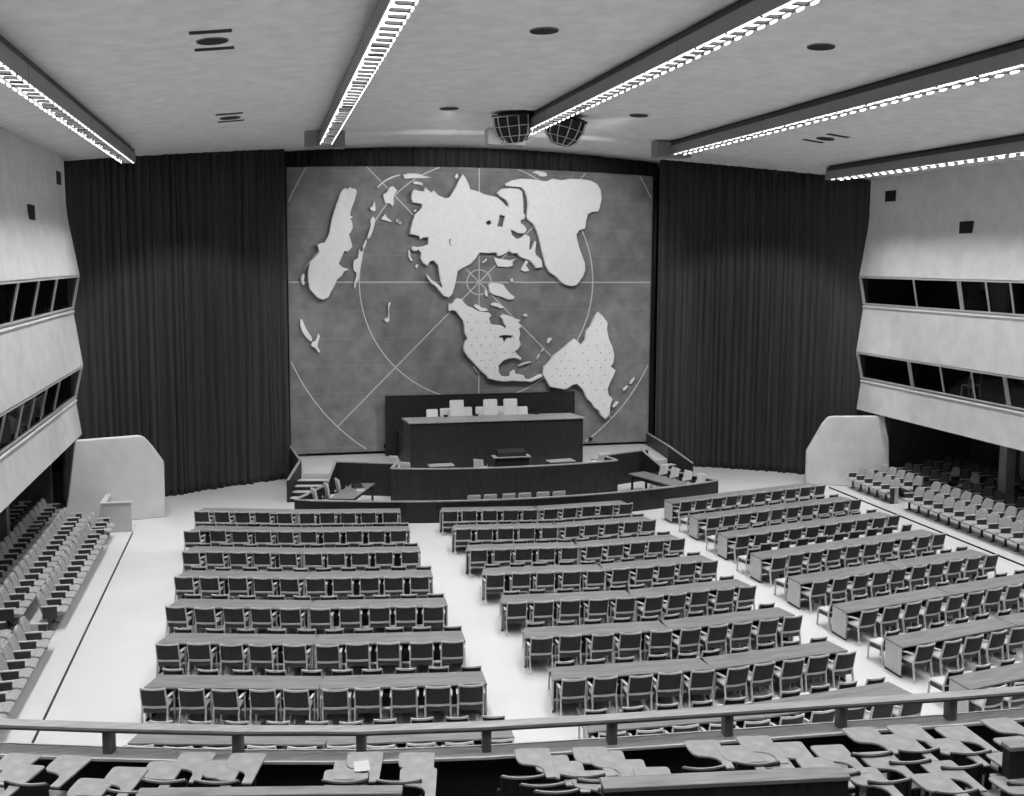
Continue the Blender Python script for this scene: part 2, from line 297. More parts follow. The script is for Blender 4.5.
# side walls: folded profile (distance from hall centre line, height), swept from behind the camera to the curtain
def side_wall(s, nm, YE):
    def X(d): return CX+s*d
    Y0 = -4.0
    def strip(pr, yend=YE, y0=Y0):
        mb = MB(); k = len(pr)
        mb.poly([(X(d), y0, z) for d, z in pr]+[(X(d), yend, z) for d, z in pr],
                [tuple(range(k)), tuple(range(2*k-1, k-1, -1))]+[(i, (i+1)%k, k+(i+1)%k, k+i) for i in range(k)])
        return mb
    back = 18.6
    # upper wall down to the head of the upper booths
    struct(strip([(15.93, 12.95), (15.91, 11.3), (15.86, 10.75), (15.54, 8.83), (15.62, 8.76), (back, 8.76), (back, 12.95)]).build('wall_'+nm, 'wall'))
    w2 = strip([(15.78, 7.60), (15.74, 7.52), (15.78, 7.42), (15.53, 5.60), (15.61, 5.53), (back, 5.53), (back, 7.60)])
    struct(w2.build('wall_%s_band' % nm, 'wall'))
    w3 = strip([(15.80, 4.40), (15.76, 4.33), (15.80, 4.22), (15.65, 3.10), (15.95, 3.05), (back+2.2, 3.05), (back+2.2, 3.3), (back, 3.3), (back, 4.40)])
    struct(w3.build('wall_%s_fascia' % nm, 'wall'))
    # booth backs, rear wall under the booths, end wall of the booths
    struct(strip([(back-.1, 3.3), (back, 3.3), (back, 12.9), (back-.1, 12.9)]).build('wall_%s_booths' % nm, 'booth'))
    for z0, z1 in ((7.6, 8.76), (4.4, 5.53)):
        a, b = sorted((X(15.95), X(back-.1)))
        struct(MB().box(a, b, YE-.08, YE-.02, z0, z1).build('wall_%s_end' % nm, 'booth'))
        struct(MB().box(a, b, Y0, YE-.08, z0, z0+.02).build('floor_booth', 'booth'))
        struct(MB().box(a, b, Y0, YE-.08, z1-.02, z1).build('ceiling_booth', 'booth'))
    a, b = sorted((X(back+2.0), X(back+2.3)))
    struct(MB().box(a, b, Y0, 40.2, 0, 3.3).build('wall_%s_rear' % nm, 'dwall'))
    a, b = sorted((X(16.6), X(back+2.2)))
    struct(MB().box(a, b, 39.2, 39.45, 0, 3.05).build('wall_%s_far' % nm, 'dwall'))
side_wall(-1, 'left', 40.0)
side_wall(1, 'right', 40.3)

# booth window bands: raked frames, mullions and glass
def window_band(idx, s, zs, zh, dsill, dhead, YE, mull, label):
    def P(t, y, off=0):     # t 0 sill .. 1 head
        return Vector((CX+s*(dsill+(dhead-dsill)*t+off), y, zs+(zh-zs)*t))
    root = struct(empty('window_%d' % idx, P(0, YE)), label)
    inv = -P(0, YE)
    f = MB()
    f.bar(P(.03, 8), P(.03, YE), .09, .06); f.bar(P(.97, 8), P(.97, YE), .07, .05)
    f.bar(P(0, YE-.05), P(1, YE-.05), .07, .12, up=(0, 1, 0))
    o = f.build('window_frame', 'frame_paint', root); o.location = inv
    for y, w in mull:
        m_ = MB()
        if w > 1:
            m_.bar(P(.04, y-.07), P(.97, y-.07), .05, .06, up=(0, 1, 0)); m_.bar(P(.04, y+.07, .02), P(.97, y+.07, .02), .05, .06, up=(0, 1, 0))
            m_.bar(P(.04, y, .03), P(.97, y, .03), .02, .12, up=(0, 1, 0))
        else: m_.bar(P(.04, y), P(.97, y), .05, .05, up=(0, 1, 0))
        o = m_.build('mullion', 'frame_paint', root); o.location = inv
    edges = [YE-.1]+[y for y, w in mull]+[8]
    for a, b in zip(edges, edges[1:]):
        g = MB(); a -= .04; b += .04
        g.poly([P(.05, a, .03), P(.05, b, .03), P(.95, b, .03), P(.95, a, .03)], [(0, 1, 2, 3)])
        o = g.build('pane', 'glass', root); o.location = inv
    return root
M['frame_paint'] = mat('cream_window_paint', .50, .5, .02, 5)
window_band(1, -1, 7.62, 8.80, 15.80, 15.56, 40.0, [(36.0, 2), (33.2, 1.5), (30.5, 1.5), (27.8, 1), (25, 1), (22, 1)], 'upper raked booth window band on the left wall')
window_band(2, -1, 4.44, 5.57, 15.82, 15.56, 40.0, [(35.9, 2), (33.7, 1), (32.05, 1.5), (30.5, 2), (28.4, 1), (26.5, 1), (24, 2), (21, 1)], 'lower raked booth window band on the left wall')
window_band(3, 1, 7.62, 8.80, 15.80, 15.56, 40.3, [(36.5, 1), (33.75, 2), (32.25, 1), (31.0, 1), (28.5, 2), (26, 1)], 'upper raked booth window band on the right wall')
window_band(4, 1, 4.44, 5.57, 15.82, 15.56, 40.3, [(36.6, 2), (34.6, 1), (32.8, 1), (31.05, 2), (29, 1), (27, 1)], 'lower raked booth window band on the right wall')
# partition fins inside the booths and pale curtains by the first upper left window
for s, y, z0, z1 in ((-1, 36.0, 7.6, 8.76), (-1, 30.5, 7.6, 8.76), (-1, 35.9, 4.4, 5.53), (-1, 30.5, 4.4, 5.53), (1, 33.75, 7.6, 8.76), (1, 36.6, 4.4, 5.53), (1, 31.05, 4.4, 5.53)):
    a, b = sorted((CX+s*15.95, CX+s*18.5))
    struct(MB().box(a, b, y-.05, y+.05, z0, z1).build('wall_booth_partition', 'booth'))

# wing walls beside the stage: pale chamfered screens
def wing(name, a, b, out, label):
    a = Vector((a[0], a[1], 0)); b = Vector((b[0], b[1], 0)); L = (b-a).length; d = (b-a)/L; nrm = Vector((d.y, -d.x, 0))
    mb = MB(); mb.prism(out, .28, lambda u, v, w: a+d*u-nrm*(w if nrm.y < 0 else -w)*1.0+Vector((0, 0, v)))
    o = mb.build(name, 'wall', bevel=.03); o['label'] = label; return struct(o)
wing('wall_left_wing', (-3.62, 39.6), (-7.0, 38.75), [(0, 0), (0, 2.05), (.38, 2.66), (.62, 2.96), (.74, 3.03), (.86, 3.06), (2.98, 3.04), (3.28, .9), (3.45, 0)], 'left pale wing wall with a chamfered corner')
wing('wall_right_wing', (22.28, 39.85), (25.9, 38.3), [(0, 0), (0, 1.42), (.62, 2.62), (.82, 2.88), (.95, 2.93), (1.1, 2.95), (3.1, 3.02), (3.32, 2.0), (3.4, .6), (3.4, 0)], 'right pale wing wall with a chamfered corner')

# ================================================================== CURTAINS
def curtain(name, pts_fn, s0, s1, label, seed, folds=1.0):
    rnd = random.Random(seed); ph = [rnd.uniform(0, 6.28) for _ in range(8)]
    nseg = int((s1-s0)/.035); zs = [0, .3, 2, 4.5, 7, 9.5, 12]
    vs = []; fs = []
    # irregular fold positions
    cuts = [s0]
    while cuts[-1] < s1: cuts.append(cuts[-1]+rnd.uniform(.17, .40)*folds)
    amp = [rnd.uniform(.08, .30) for _ in cuts]
    import bisect
    for i in range(nseg+1):
        s = s0+(s1-s0)*i/nseg
        j = max(0, bisect.bisect_right(cuts, s)-1); j = min(j, len(cuts)-2)
        t = (s-cuts[j])/(cuts[j+1]-cuts[j])
        off = amp[j]*max(0, sin(pi*t))**.8
        if name == 'stage_curtain' and abs(s) > 16.8: off *= .25
        (x, y), (nx, ny) = pts_fn(s)
        top = min(vault(x)+.05, 14.4)
        for z in zs+[top]:
            if z > top: z = top
            k = 1.0 if z < 3 else 1-.35*(z-3)/(top-3)
            w = .03*sin(ph[j % 8]+z*.7)
            vs.append((x-nx*(off*k+w), y-ny*(off*k+w), z))
    m = len(zs)+1
    for i in range(nseg):
        for j in range(m-1): fs.append((i*m+j, (i+1)*m+j, (i+1)*m+j+1, i*m+j+1))
    mb = MB(); mb.poly(vs, fs)
    o = mb.build(name, 'curtain', smooth=True); md = o.modifiers.new('thick', 'SOLIDIFY'); md.thickness = .02
    tag(o, label, 'curtain')
    return o
CC, CR = (8.88, 24.225), 22.87
def arc(s):            # s metres along the arc from its crown, + to the right
    a = s/CR; return (CC[0]+CR*sin(a), CC[1]+CR*cos(a)), (sin(a), cos(a))
curtain('stage_curtain', arc, -17.9, -8.15, 'dark pleated velvet curtain hanging left of the world map', 3)
curtain('stage_curtain', arc, 8.95, 18.0, 'dark pleated velvet curtain hanging right of the world map', 5)
curtain('stage_curtain', lambda s: ((CC[0]+s, 46.75+.15*cos(s/6)), (0, 1)), -8.3, 9.1, 'dark pleated curtain hanging behind and above the world map', 8)

# ================================================================== WORLD MAP
YM = 46.0
mp = tag(empty('world_map', (9.3, YM, .98)), 'huge grey wall map with raised pale landmasses behind the rostrum', 'wall map')
def mloc(o): o.parent = mp; o.location = o.location-mp.location; return o
out = [(1.05, .98), (17.5, .98)]+[(17.5-16.46*i/24, 13.28+.19*(1-((8.23-16.46*i/24)/8.23)**2)) for i in range(25)]
MB().prism(out, .12, lambda u, v, w: (u, YM+w, v)).build('map_panel', 'mapbase').location = (0, 0, 0)
mloc(bpy.data.objects['map_panel'])
# faint seams between the canvas widths are part of the panel's own material
mt = M['mapbase']; nt = mt.node_tree; b = nt.nodes['Principled BSDF']
src = b.inputs['Base Color'].links[0].from_socket
tc = nt.nodes.new('ShaderNodeTexCoord'); sp = nt.nodes.new('ShaderNodeSeparateXYZ'); nt.links.new(tc.outputs['Object'], sp.inputs[0])
m1 = nt.nodes.new('ShaderNodeMath'); m1.operation = 'PINGPONG'; m1.inputs[1].default_value = .6; nt.links.new(sp.outputs[2], m1.inputs[0])
m2 = nt.nodes.new('ShaderNodeMath'); m2.operation = 'LESS_THAN'; m2.inputs[1].default_value = .018; nt.links.new(m1.outputs[0], m2.inputs[0])
m3 = nt.nodes.new('ShaderNodeMath'); m3.operation = 'MULTIPLY'; m3.inputs[1].default_value = .35; nt.links.new(m2.outputs[0], m3.inputs[0])
mx = nt.nodes.new('ShaderNodeMix'); mx.data_type = 'RGBA'; nt.links.new(m3.outputs[0], mx.inputs[0]); nt.links.new(src, mx.inputs[6]); mx.inputs[7].default_value = (.3, .3, .3, 1)
nt.links.new(mx.outputs[2], b.inputs['Base Color'])

def relief(outer, holes, big):
    cu = bpy.data.curves.new('tmp', 'CURVE'); cu.dimensions = '2D'; cu.fill_mode = 'BOTH'
    th = .085 if big else .06
    cu.extrude = th; cu.bevel_depth = .035 if big else .02; cu.offset = -.02; cu.bevel_resolution = 1
    for ring in [outer]+holes:
        s = cu.splines.new('POLY'); s.points.add(len(ring)-1); s.use_cyclic_u = True
        for i, (x, z) in enumerate(ring): s.points[i].co = (x-9.3, z-.98, 0, 1)
    t = bpy.data.objects.new('tmp', cu); COL.objects.link(t)
    dg = bpy.context.evaluated_depsgraph_get(); me = bpy.data.meshes.new_from_object(t.evaluated_get(dg))
    bpy.data.objects.remove(t)
    me.transform(Matrix.Rotation(pi/2, 4, 'X'))
    me.transform(Matrix.Translation((0, -(.30 if big else .16)+th, 0)))
    me.materials.clear(); me.materials.append(M['land'])
    o = bpy.data.objects.new('landmass' if big else 'island', me); COL.objects.link(o); o.parent = mp
    return o
for kind, outer, holes in LANDMASSES: relief(outer, holes, kind == 'large')
# town markers and mounting posts of the two lower continents stay inside one dotted part
dots = MB()
def inside(p, poly):
    c = False; n = len(poly)
    for i in range(n):
        a, b = poly[i], poly[i-1]
        if (a[1] > p[1]) != (b[1] > p[1]) and p[0] < (b[0]-a[0])*(p[1]-a[1])/(b[1]-a[1])+a[0]: c = not c
    return c
for q in (3, 4):
    pl = LANDMASSES[q][1]
    xs = [p[0] for p in pl]; zs_ = [p[1] for p in pl]
    z = min(zs_)
    r = 0
    while z < max(zs_):
        x = min(xs)+(.2 if r % 2 else 0)
        while x < max(xs):
            ok = all(inside((x+dx, z+dz), pl) for dx in (-.13, .13) for dz in (-.13, .13))
            if ok and random.random() < .75: dots.tube((x-9.3, -.350, z-.98), (x-9.3, -.325, z-.98), .024, n=6)
            x += .42
        z += .34; r += 1
dots.build('map_marker', 'vent', mp)['kind'] = 'stuff'
PC = (9.37, 8.44)
def on_panel(x, z): return 1.06 < x < 17.49 and 1.0 < z < 13.27+.19*(1-((9.28-x)/8.23)**2)
def ring(r, name):
    mb = MB(); n = 220; w = .022
    run = []
    for i in range(n+1):
        a = 2*pi*i/n; x, z = PC[0]+r*cos(a), PC[1]+r*sin(a)
        if on_panel(x, z): run.append((x, z, a))
        elif run: runs.append(run); run = []
        if i == n and run: runs.append(run)
for r, nm in ((.55, 'polar_circle'), (5.3, 'inner_circle'), (8.92, 'outer_circle')):
    runs = []; run = []; n = 240
    for i in range(n+1):
        a = 2*pi*i/n; x, z = PC[0]+r*cos(a), PC[1]+r*sin(a)
        if on_panel(x, z): run.append(a)
        else:
            if len(run) > 1: runs.append(run)
            run = []
    if len(run) > 1: runs.append(run)
    mb = MB(); w = .022
    for run in runs:
        k = len(run)
        vs = []
        for a in run:
            for rr_, yy in ((r-w, -.012), (r+w, -.012), (r+w, 0), (r-w, 0)):
                vs.append((PC[0]-9.3+rr_*cos(a), yy, PC[1]-.98+rr_*sin(a)))
        mb.poly(vs, [(i*4+j, i*4+(j+1)%4, (i+1)*4+(j+1)%4, (i+1)*4+j) for i in range(k-1) for j in range(4)])
    mb.build(nm, 'line', mp)
for i in range(8):
    a = pi/4*i
    p = None
    t = 0.0; tend = 8.92 if i % 2 else 12
    while t < tend and on_panel(PC[0]+(t+.05)*cos(a), PC[1]+(t+.05)*sin(a)): t += .05
    MB().bar((PC[0]-9.3, -.006, PC[1]-.98), (PC[0]-9.3+t*cos(a), -.006, PC[1]-.98+t*sin(a)), .04, .012, up=(0, 1, 0)).build('meridian_line', 'line', mp)
for x in (5.15, 14.65): MB().tube((x-9.3, -.1, .22), (x-9.3, 0, .22), .09, n=10).build('map_fixing', 'black', mp)

# ================================================================== CEILING FITTINGS
FX = [-4.5, 2.3, 9.1, 15.9, 22.7]
FN = ['leftmost', 'second from the left', 'middle', 'second from the right', 'rightmost']
def ceiling_light(i, x):
    zt = vault(x); zb = zt-.55; y1 = 39.4; y0 = 2.0
    root = tag(empty('ceiling_light', (x, y1, zt)), 'long fluorescent ceiling trough with louvred bright underside, %s of the five' % FN[i], 'ceiling light', 'fluorescent troughs running along the ceiling')
    def B(f, nm, m, **k):
        o = f.build(nm, m, root, **k); o.location = (-x, -y1, -zt)
    f = MB()
    for s in (-1, 1):
        a, b = sorted((x+s*.21, x+s*.235)); f.box(a, b, y0, y1, zb, zb+.30)
        a, b = sorted((x+s*.16, x+s*.235)); f.box(a, b, y0, y1, zb+.30, zb+.33)
    f.box(x-.21, x+.21, y1-.03, y1, zb, zb+.5); f.box(x-.21, x+.21, y0, y1, zb+.22, zb+.25)
    B(f, 'housing', 'dmetal')
    B(MB().box(x-.17, x+.17, y0, y1, zb+.33, zb+.48), 'upper_channel', 'under')
    B(MB().box(x-.10, x+.10, y0, y1, zb+.48, zt+.05), 'mounting_channel', 'black')
    B(MB().box(x-.20, x+.20, y0, y1-.04, zb+.055, zb+.08), 'diffuser', 'lamp')
    f = MB(); g = MB(); y = y1-.3; k = 0
    while y > y0+.3:
        d = .10 if k % 9 else .20; xl = x-.20 if k % 3 == 0 else x-.13
        f.prism([(xl, y), (xl+.05, y-d/2), (x+.205, y-d/2), (x+.205, y+d/2), (xl+.05, y+d/2)], .05, lambda u, v, w: (u, v, zb-.01+w))
        for s in (-1, 1):
            a, b = sorted((x+s*.21, x+s*.19)); g.prism([(y-.40, 0), (y-.10, 0), (y-.14, -.045), (y-.36, -.045)], b-a, lambda u, v, w: (a+w, u, zb+v))
        y -= .5; k += 1
    B(f, 'louvre', 'black'); B(g, 'glow_strip', 'glow')
    for yy in (36.5, 33, 29.5, 22, 15): B(MB().box(x-.245, x+.245, yy-.04, yy+.04, zb+.02, zb+.33), 'joint_band', 'dmetal')
    ld = bpy.data.lights.new('fluorescent_tubes', 'AREA'); ld.shape = 'RECTANGLE'; ld.size = .34; ld.size_y = y1-y0-.2
    ld.energy = LAMP_W; ld.spread = radians(SPREAD)
    lo = bpy.data.objects.new('fluorescent_tubes', ld); COL.objects.link(lo); lo.parent = root
    lo.location = (0, (y0-y1)/2, -.55+.05)
for i, x in enumerate(FX): ceiling_light(i, x)
for i, x in zip((1, 2, 3), (2.3, 9.1, 15.9)):
    root = tag(empty('junction_box', (x, 39.45, vault(x))), 'grey junction box at the stage end of the %s ceiling trough' % FN[i], 'ceiling box', 'boxes ending the three middle troughs')
    f = MB().box(-.72, .72, 0, .7, -.62, .0); f.build('box_body', 'dmetal', root, bevel=.01)
    MB().box(-.45, .70, -.012, -.002, -.60, -.42).build('access_plate', 'dmetal', root)

# round ceiling outlets, some between slots
def vent(x, y, slots, label, aim=None, watts=0, cone=80):
    z = vault(x)
    root = tag(empty('ceiling_vent', (x, y, z)), label, 'ceiling vent', 'round ceiling outlets')
    sl = (vault(x+.01)-vault(x-.01))/.02
    sh = lambda u, v, w: (u, v, sl*u-w)
    ring = [(.32*cos(2*pi*i/24), .32*sin(2*pi*i/24)) for i in range(24)]
    MB().prism(ring, .03, sh).build('outlet_ring', 'dmetal', root)
    MB().prism([(a*.95, b*.95) for a, b in ring], .04, sh).build('outlet_opening', 'vent', root)
    if slots:
        for sx in (-.0,):
            for yy in (-.85, .85):
                MB().prism([(-.40, yy-.13), (.40, yy-.13), (.40, yy+.13), (-.40, yy+.13)], .02, sh).build('slot', 'vent', root)
        pass
    if aim:
        ld = bpy.data.lights.new('aimed_spot', 'SPOT'); ld.energy = watts; ld.spot_size = radians(cone); ld.spot_blend = .35; ld.shadow_soft_size = .25  # map pair is added to brighten the map; side pair makes the curtain scallops
        lo = bpy.data.objects.new('aimed_spot', ld); COL.objects.link(lo); lo.parent = root; lo.location = (0, 0, -.12)
        lo.rotation_euler = (Vector(aim)-Vector((x, y, z-.12))).to_track_quat('-Z', 'Y').to_euler()
    if slots:
        MB().prism([(-.45, -1.0), (.45, -1.0), (.45, 1.0), (-.45, 1.0)], .008, sh).build('vent_plate', 'ceil', root)
vent(-.9, 22.5, True, 'round ceiling outlet between two dark slots, nearest on the left')
vent(-.9, 34.35, True, 'round ceiling outlet between two dark slots, farther on the left', (-1.5, 42.5, 2), SIDE_W, 72)
vent(5.98, 22.4, False, 'plain round ceiling outlet left of the middle trough, nearer the camera')
vent(6.0, 34.4, False, 'plain round ceiling outlet left of the middle trough, nearer the stage', (8.0, 46, 6.8), MAP_FILL_W)
vent(12.55, 22.4, False, 'plain round ceiling outlet right of the middle trough, nearer the camera')
vent(12.5, 34.3, False, 'plain round ceiling outlet right of the middle trough, nearer the stage', (10.6, 46, 6.8), MAP_FILL_W*1.3)
vent(19.45, 34.2, True, 'round ceiling outlet between two dark slots, on the right', (20, 42.5, 2), SIDE_W, 72)
for (X, Y, Z, s, lb) in ((15.93, 38.8, 12.12, -1, 'small dark wall grille high on the left wall, nearer the curtain'), (15.84, 33.8, 10.75, -1, 'small dark wall grille on the left wall, nearer the camera'),
                     (15.93, 38.8, 12.12, 1, 'small dark wall grille high on the right wall, nearer the curtain'), (15.84, 33.8, 10.70, 1, 'small dark wall grille on the right wall, nearer the camera')):
    d = CX+s*X; root = tag(empty('wall_vent', (d, Y, Z)), lb, 'wall vent', 'dark grilles on the side walls')
    MB().box(-.04, .04, -.36, .36, -.22, .22).build('vent_frame', 'vent', root)
    f = MB()
    for k in range(6): f.box(-.05, .05, -.33, .33, -.17+k*.065, -.155+k*.065)
    f.build('vent_slat', 'vent', root)

# loudspeaker baskets hanging beside the middle trough
def basket(x, y, tilt, label):
    z = vault(x)
    root = tag(empty('speaker_basket', (x, y, z-.08)), label, 'loudspeaker cluster', 'wire baskets of loudspeakers under the ceiling')
    root.rotation_euler = (radians(6), radians(tilt), 0)
    MB().tube((0, 0, 0), (0, 0, .05), .73, n=24).build('mounting_ring', 'black', root)
    prof = [(.72, -.03), (.70, -.35), (.60, -.68), (.36, -.92)]
    f = MB(); n = 20
    for (ra, za), (rb, zb) in zip(prof, prof[1:]): f.tube((0, 0, za), (0, 0, zb), ra-.06, rb-.06, n=n)
    f.build('speaker_cone', 'cloth', root)
    f = MB(); m = 12
    for k in range(m):
        a = 2*pi*k/m
        for (ra, za), (rb, zb) in zip(prof, prof[1:]): f.bar((ra*cos(a), ra*sin(a), za), (rb*cos(a), rb*sin(a), zb), .028, .028)
    for r, zz in prof[1:]:
        for k in range(24):
            a, b = 2*pi*k/24, 2*pi*(k+1)/24; f.bar((r*cos(a), r*sin(a), zz), (r*cos(b), r*sin(b), zz), .024, .024)
    f.build('wire_cage', 'cage', root)
basket(8.35, 35.3, -8, 'wire cage of loudspeakers hanging left of the middle trough')
basket(10.35, 35.6, 14, 'wire cage of loudspeakers hanging right of the middle trough')

# ================================================================== STAGE
def pathz(pts, z): return [(x, y, z) for x, y in pts]
dais = tag(empty('stage_platform', (9.2, 43, 0)), 'pale raised stage platform edged by dark curved wooden parapets', 'stage')
def D(f, nm, m, root=dais, **k):
    o = f.build(nm, m, root, **k); o.location = -Vector(root.location); return o
curve = [(4.76, 40.24), (5.8, 39.93), (6.95, 39.72), (8.1, 39.6), (9.4, 39.55), (10.8, 39.6), (12.2, 39.74), (13.1, 39.88), (13.9, 40.06)]
platform = [(1.36, 42.3), (2.72, 42.1), (5.03, 41.22)]+curve+[(13.69, 41.2), (16.0, 42.14), (17.0, 42.3), (17.5, 46.7), (.9, 46.7)]
D(MB().prism(platform, .85, lambda u, v, w: (u, v, w)), 'platform_floor', 'floor')
def parapet(pts, h, nm, z0=0, th=.06, m='dwood'):
    D(MB().sweep([(x, y, 0) for x, y in pts], [(-th, z0), (th, z0), (th, h-.04), (-th, h-.04)]), nm, m)
    D(MB().sweep([(x, y, 0) for x, y in pts], [(-th-.015, h-.04), (th+.015, h-.04), (th+.015, h), (-th-.015, h)]), nm+'_cap', 'dwoodtop')
parapet(curve, 1.35, 'curved_parapet')
parapet([(2.72, 42.1), (3.9, 41.66), (5.03, 41.22), (4.76, 40.24)], 1.35, 'side_parapet')
parapet([(13.9, 40.06), (13.69, 41.2), (14.85, 41.68), (16.0, 42.14)], 1.35, 'side_parapet')
def sloped(pts, nm):     # (x, y, top height)
    vs = []; th = .05
    for i, (x, y, h) in enumerate(pts):
        a = Vector(pts[max(i-1, 0)][:2]); b = Vector(pts[min(i+1, len(pts)-1)][:2]); d = (b-a).normalized(); nx, ny = d.y*th, -d.x*th
        vs.append([(x-nx, y-ny, 0), (x+nx, y+ny, 0), (x+nx, y+ny, h), (x-nx, y-ny, h)])
    f = MB(); g = MB()
    for p, q in zip(vs, vs[1:]):
        f.hexa([p[0], p[1], q[1], q[0]], [p[3], p[2], q[2], q[3]])
        up = Vector((0, 0, .03))
        g.hexa([p[3], p[2], q[2], q[3]], [Vector(p[3])+up, Vector(p[2])+up, Vector(q[2])+up, Vector(q[3])+up])
    D(f, nm, 'dwood'); D(g, nm+'_cap', 'dwoodtop')
for s in (-1, 1):
    m = (lambda x: x) if s < 0 else (lambda x: 18.42-x)
    sloped([(m(.80), 41.0, .87), (m(1.33), 42.35, 1.38), (m(1.0), 45.9, 1.38)], 'outer_rail')
    sloped([(m(2.30), 40.6, .80), (m(2.72), 42.1, 1.35)], 'inner_rail')
for s, nm in ((-1, 'left'), (1, 'right')):
    m = (lambda x: x) if s < 0 else (lambda x: 18.42-x)
    st = tag(empty('stage_steps', (m(1.6), 41.4, 0)), 'short flight of pale-treaded steps up to the stage, %s side' % nm, 'steps', 'steps up to the stage')
    for k in range(4):
        t0 = k/4.6; t1 = (k+1)/4.6
        def L(t, e): a = Vector((m(.87), 41.05)) if e == 0 else Vector((m(2.24), 40.68)); b = Vector((m(1.36), 42.29)) if e == 0 else Vector((m(2.66), 42.1)); return a+(b-a)*t
        h = .17*(k+1)
        q = [L(t0, 0), L(t0, 1), L(1.0, 1), L(1.0, 0)]
        q2 = [L(t0, 0), L(t0, 1), L(t1+.02, 1), L(t1+.02, 0)]
        if s > 0: q = [q[1], q[0], q[3], q[2]]; q2 = [q2[1], q2[0], q2[3], q2[2]]
        D(MB().hexa([(p.x, p.y, h-.17) for p in q], [(p.x, p.y, h-.03) for p in q]), 'riser', 'dwood', st)
        D(MB().hexa([(p.x, p.y-.02, h-.03) for p in q2], [(p.x, p.y-.02, h) for p in q2]), 'tread', 'floor', st)

# low front wall of the pit
lw = tag(empty('pit_wall', (9.2, 36.5, 0)), 'low curved dark wooden wall enclosing the pit in front of the stage', 'low wall')
lc = [(2.28, 40.45), (1.02, 38.0)]+[(x, 36.45+.0222*(x-9.2)**2) for x in [1.6+.8*i for i in range(20)]]+[(17.36, 37.92), (16.14, 40.45)]
D(MB().sweep([(x, y, 0) for x, y in lc], [(-.06, 0), (.06, 0), (.06, .76), (-.06, .76)]), 'wall_panel', 'dwood', lw)
D(MB().sweep([(x, y, 0) for x, y in lc], [(-.075, .76), (.075, .76), (.075, .80), (-.075, .80)]), 'wall_cap', 'dwoodtop', lw)

# rostrum
ro = tag(empty('rostrum', (9.2, 42.1, .85)), 'tall dark wooden rostrum with a long worn desk top below the map', 'rostrum')
D(MB().hexa([(5.74, 42.15, .85), (13.10, 42.15, .85), (12.9, 43.4, .85), (5.60, 43.4, .85)], [(5.74, 42.15, 2.76), (13.10, 42.15, 2.76), (12.9, 43.4, 2.76), (5.60, 43.4, 2.76)]), 'front_panel', 'dwood', ro)
D(MB().hexa([(5.66, 42.08, 2.76), (13.17, 42.08, 2.76), (12.92, 43.45, 2.76), (5.55, 43.45, 2.76)], [(5.66, 42.08, 2.83), (13.17, 42.08, 2.83), (12.92, 43.45, 2.83), (5.55, 43.45, 2.83)]), 'desk_top', 'dwoodtop', ro, bevel=.01)
D(MB().box(5.60, 13.2, 43.4, 45.4, .85, 1.98), 'raised_floor', 'dwood', ro)
f = MB()
for x in (8.0, 10.6): f.box(x-.008, x+.008, 42.143, 42.16, .86, 2.75)
D(f, 'panel_joint', 'black', ro)
bb = tag(empty('backboard', (9.4, 45.5, .85)), 'plain dark wooden screen standing behind the rostrum', 'screen')
D(MB().box(5.1, 13.72, 45.45, 45.53, .85, 3.46), 'screen_panel', 'dwood', bb, bevel=.01)
D(MB().box(5.08, 13.74, 45.43, 45.55, 3.46, 3.50), 'screen_cap', 'dwood', bb)

def white_chair(h, w, name):
    r = empty(name); ks = []
    def P(f, nm, m, **k): o = f.build(nm, m, r, **k); ks.append(o); return o
    P(MB().box(-w/2, w/2, -.22, .24, .38, .47), 'seat', 'white', bevel=.02)
    f = MB(); f.hexa([(-w/2, -.26, .47), (w/2, -.26, .47), (w/2, -.18, .47), (-w/2, -.18, .47)], [(-w/2, -.36, h), (w/2, -.36, h), (w/2, -.29, h), (-w/2, -.29, h)])
    P(f, 'backrest', 'white', bevel=.03, seg=2)
    for sx in (-1, 1):
        P(MB().bar((sx*(w/2+.02), -.25, .66), (sx*(w/2+.02), .12, .64), .04, .04), 'armrest', 'black')
        P(MB().bar((sx*(w/2+.02), .12, .64), (sx*(w/2+.01), .18, 0), .035, .035), 'leg', 'frame'); P(MB().bar((sx*(w/2-.0), -.22, .66), (sx*(w/2-.0), -.30, 0), .035, .035), 'leg', 'frame')
    register(r, ks); return r
tall = white_chair(1.42, .62, 'presiding_chair')
tl = ['tall pale high-backed chair at the rostrum, left of the three', 'tall pale high-backed chair at the centre of the rostrum', 'tall pale high-backed chair at the rostrum, right of the three']
for i, (x, lb) in enumerate(zip((8.05, 9.53, 10.43), tl)):
    if i == 0: tall.location = (x, 44.0, 1.98); o = tall; o['label'] = lb; o.rotation_euler.z = pi
    else: o = dup(tall, (x, 44.0, 1.98), pi, lb)
    tag(o, lb, 'chair', 'tall chairs at the rostrum')
low = white_chair(1.0, .50, 'low_chair')
pl = [((7.03, 44.35, 1.98), pi, 'low pale chair behind the rostrum, far left with open space beside it'),
      ((7.66, 44.55, 1.98), pi, 'low pale chair close to the left side of the left tall chair'),
      ((8.62, 44.75, 1.98), pi, 'low pale chair showing right of the left tall chair'),
      ((9.28, 44.75, 1.98), pi, 'low pale chair half hidden behind the middle tall chair'),
      ((10.22, 44.75, 1.98), pi, 'low pale chair showing left of the right tall chair'),
      ((11.07, 44.45, 1.98), pi, 'low pale chair behind the rostrum, right of all the tall chairs')]
N6 = ['leftmost', 'second from the left', 'third from the left', 'fourth from the left', 'fifth from the left', 'rightmost']
for i, x in enumerate([7.37, 7.98, 8.68, 9.28, 9.98, 10.6]):
    pl.append(((x, 37.32, 0), 0.0, 'pale low-backed chair behind the curved pit wall, %s of the six' % N6[i]))
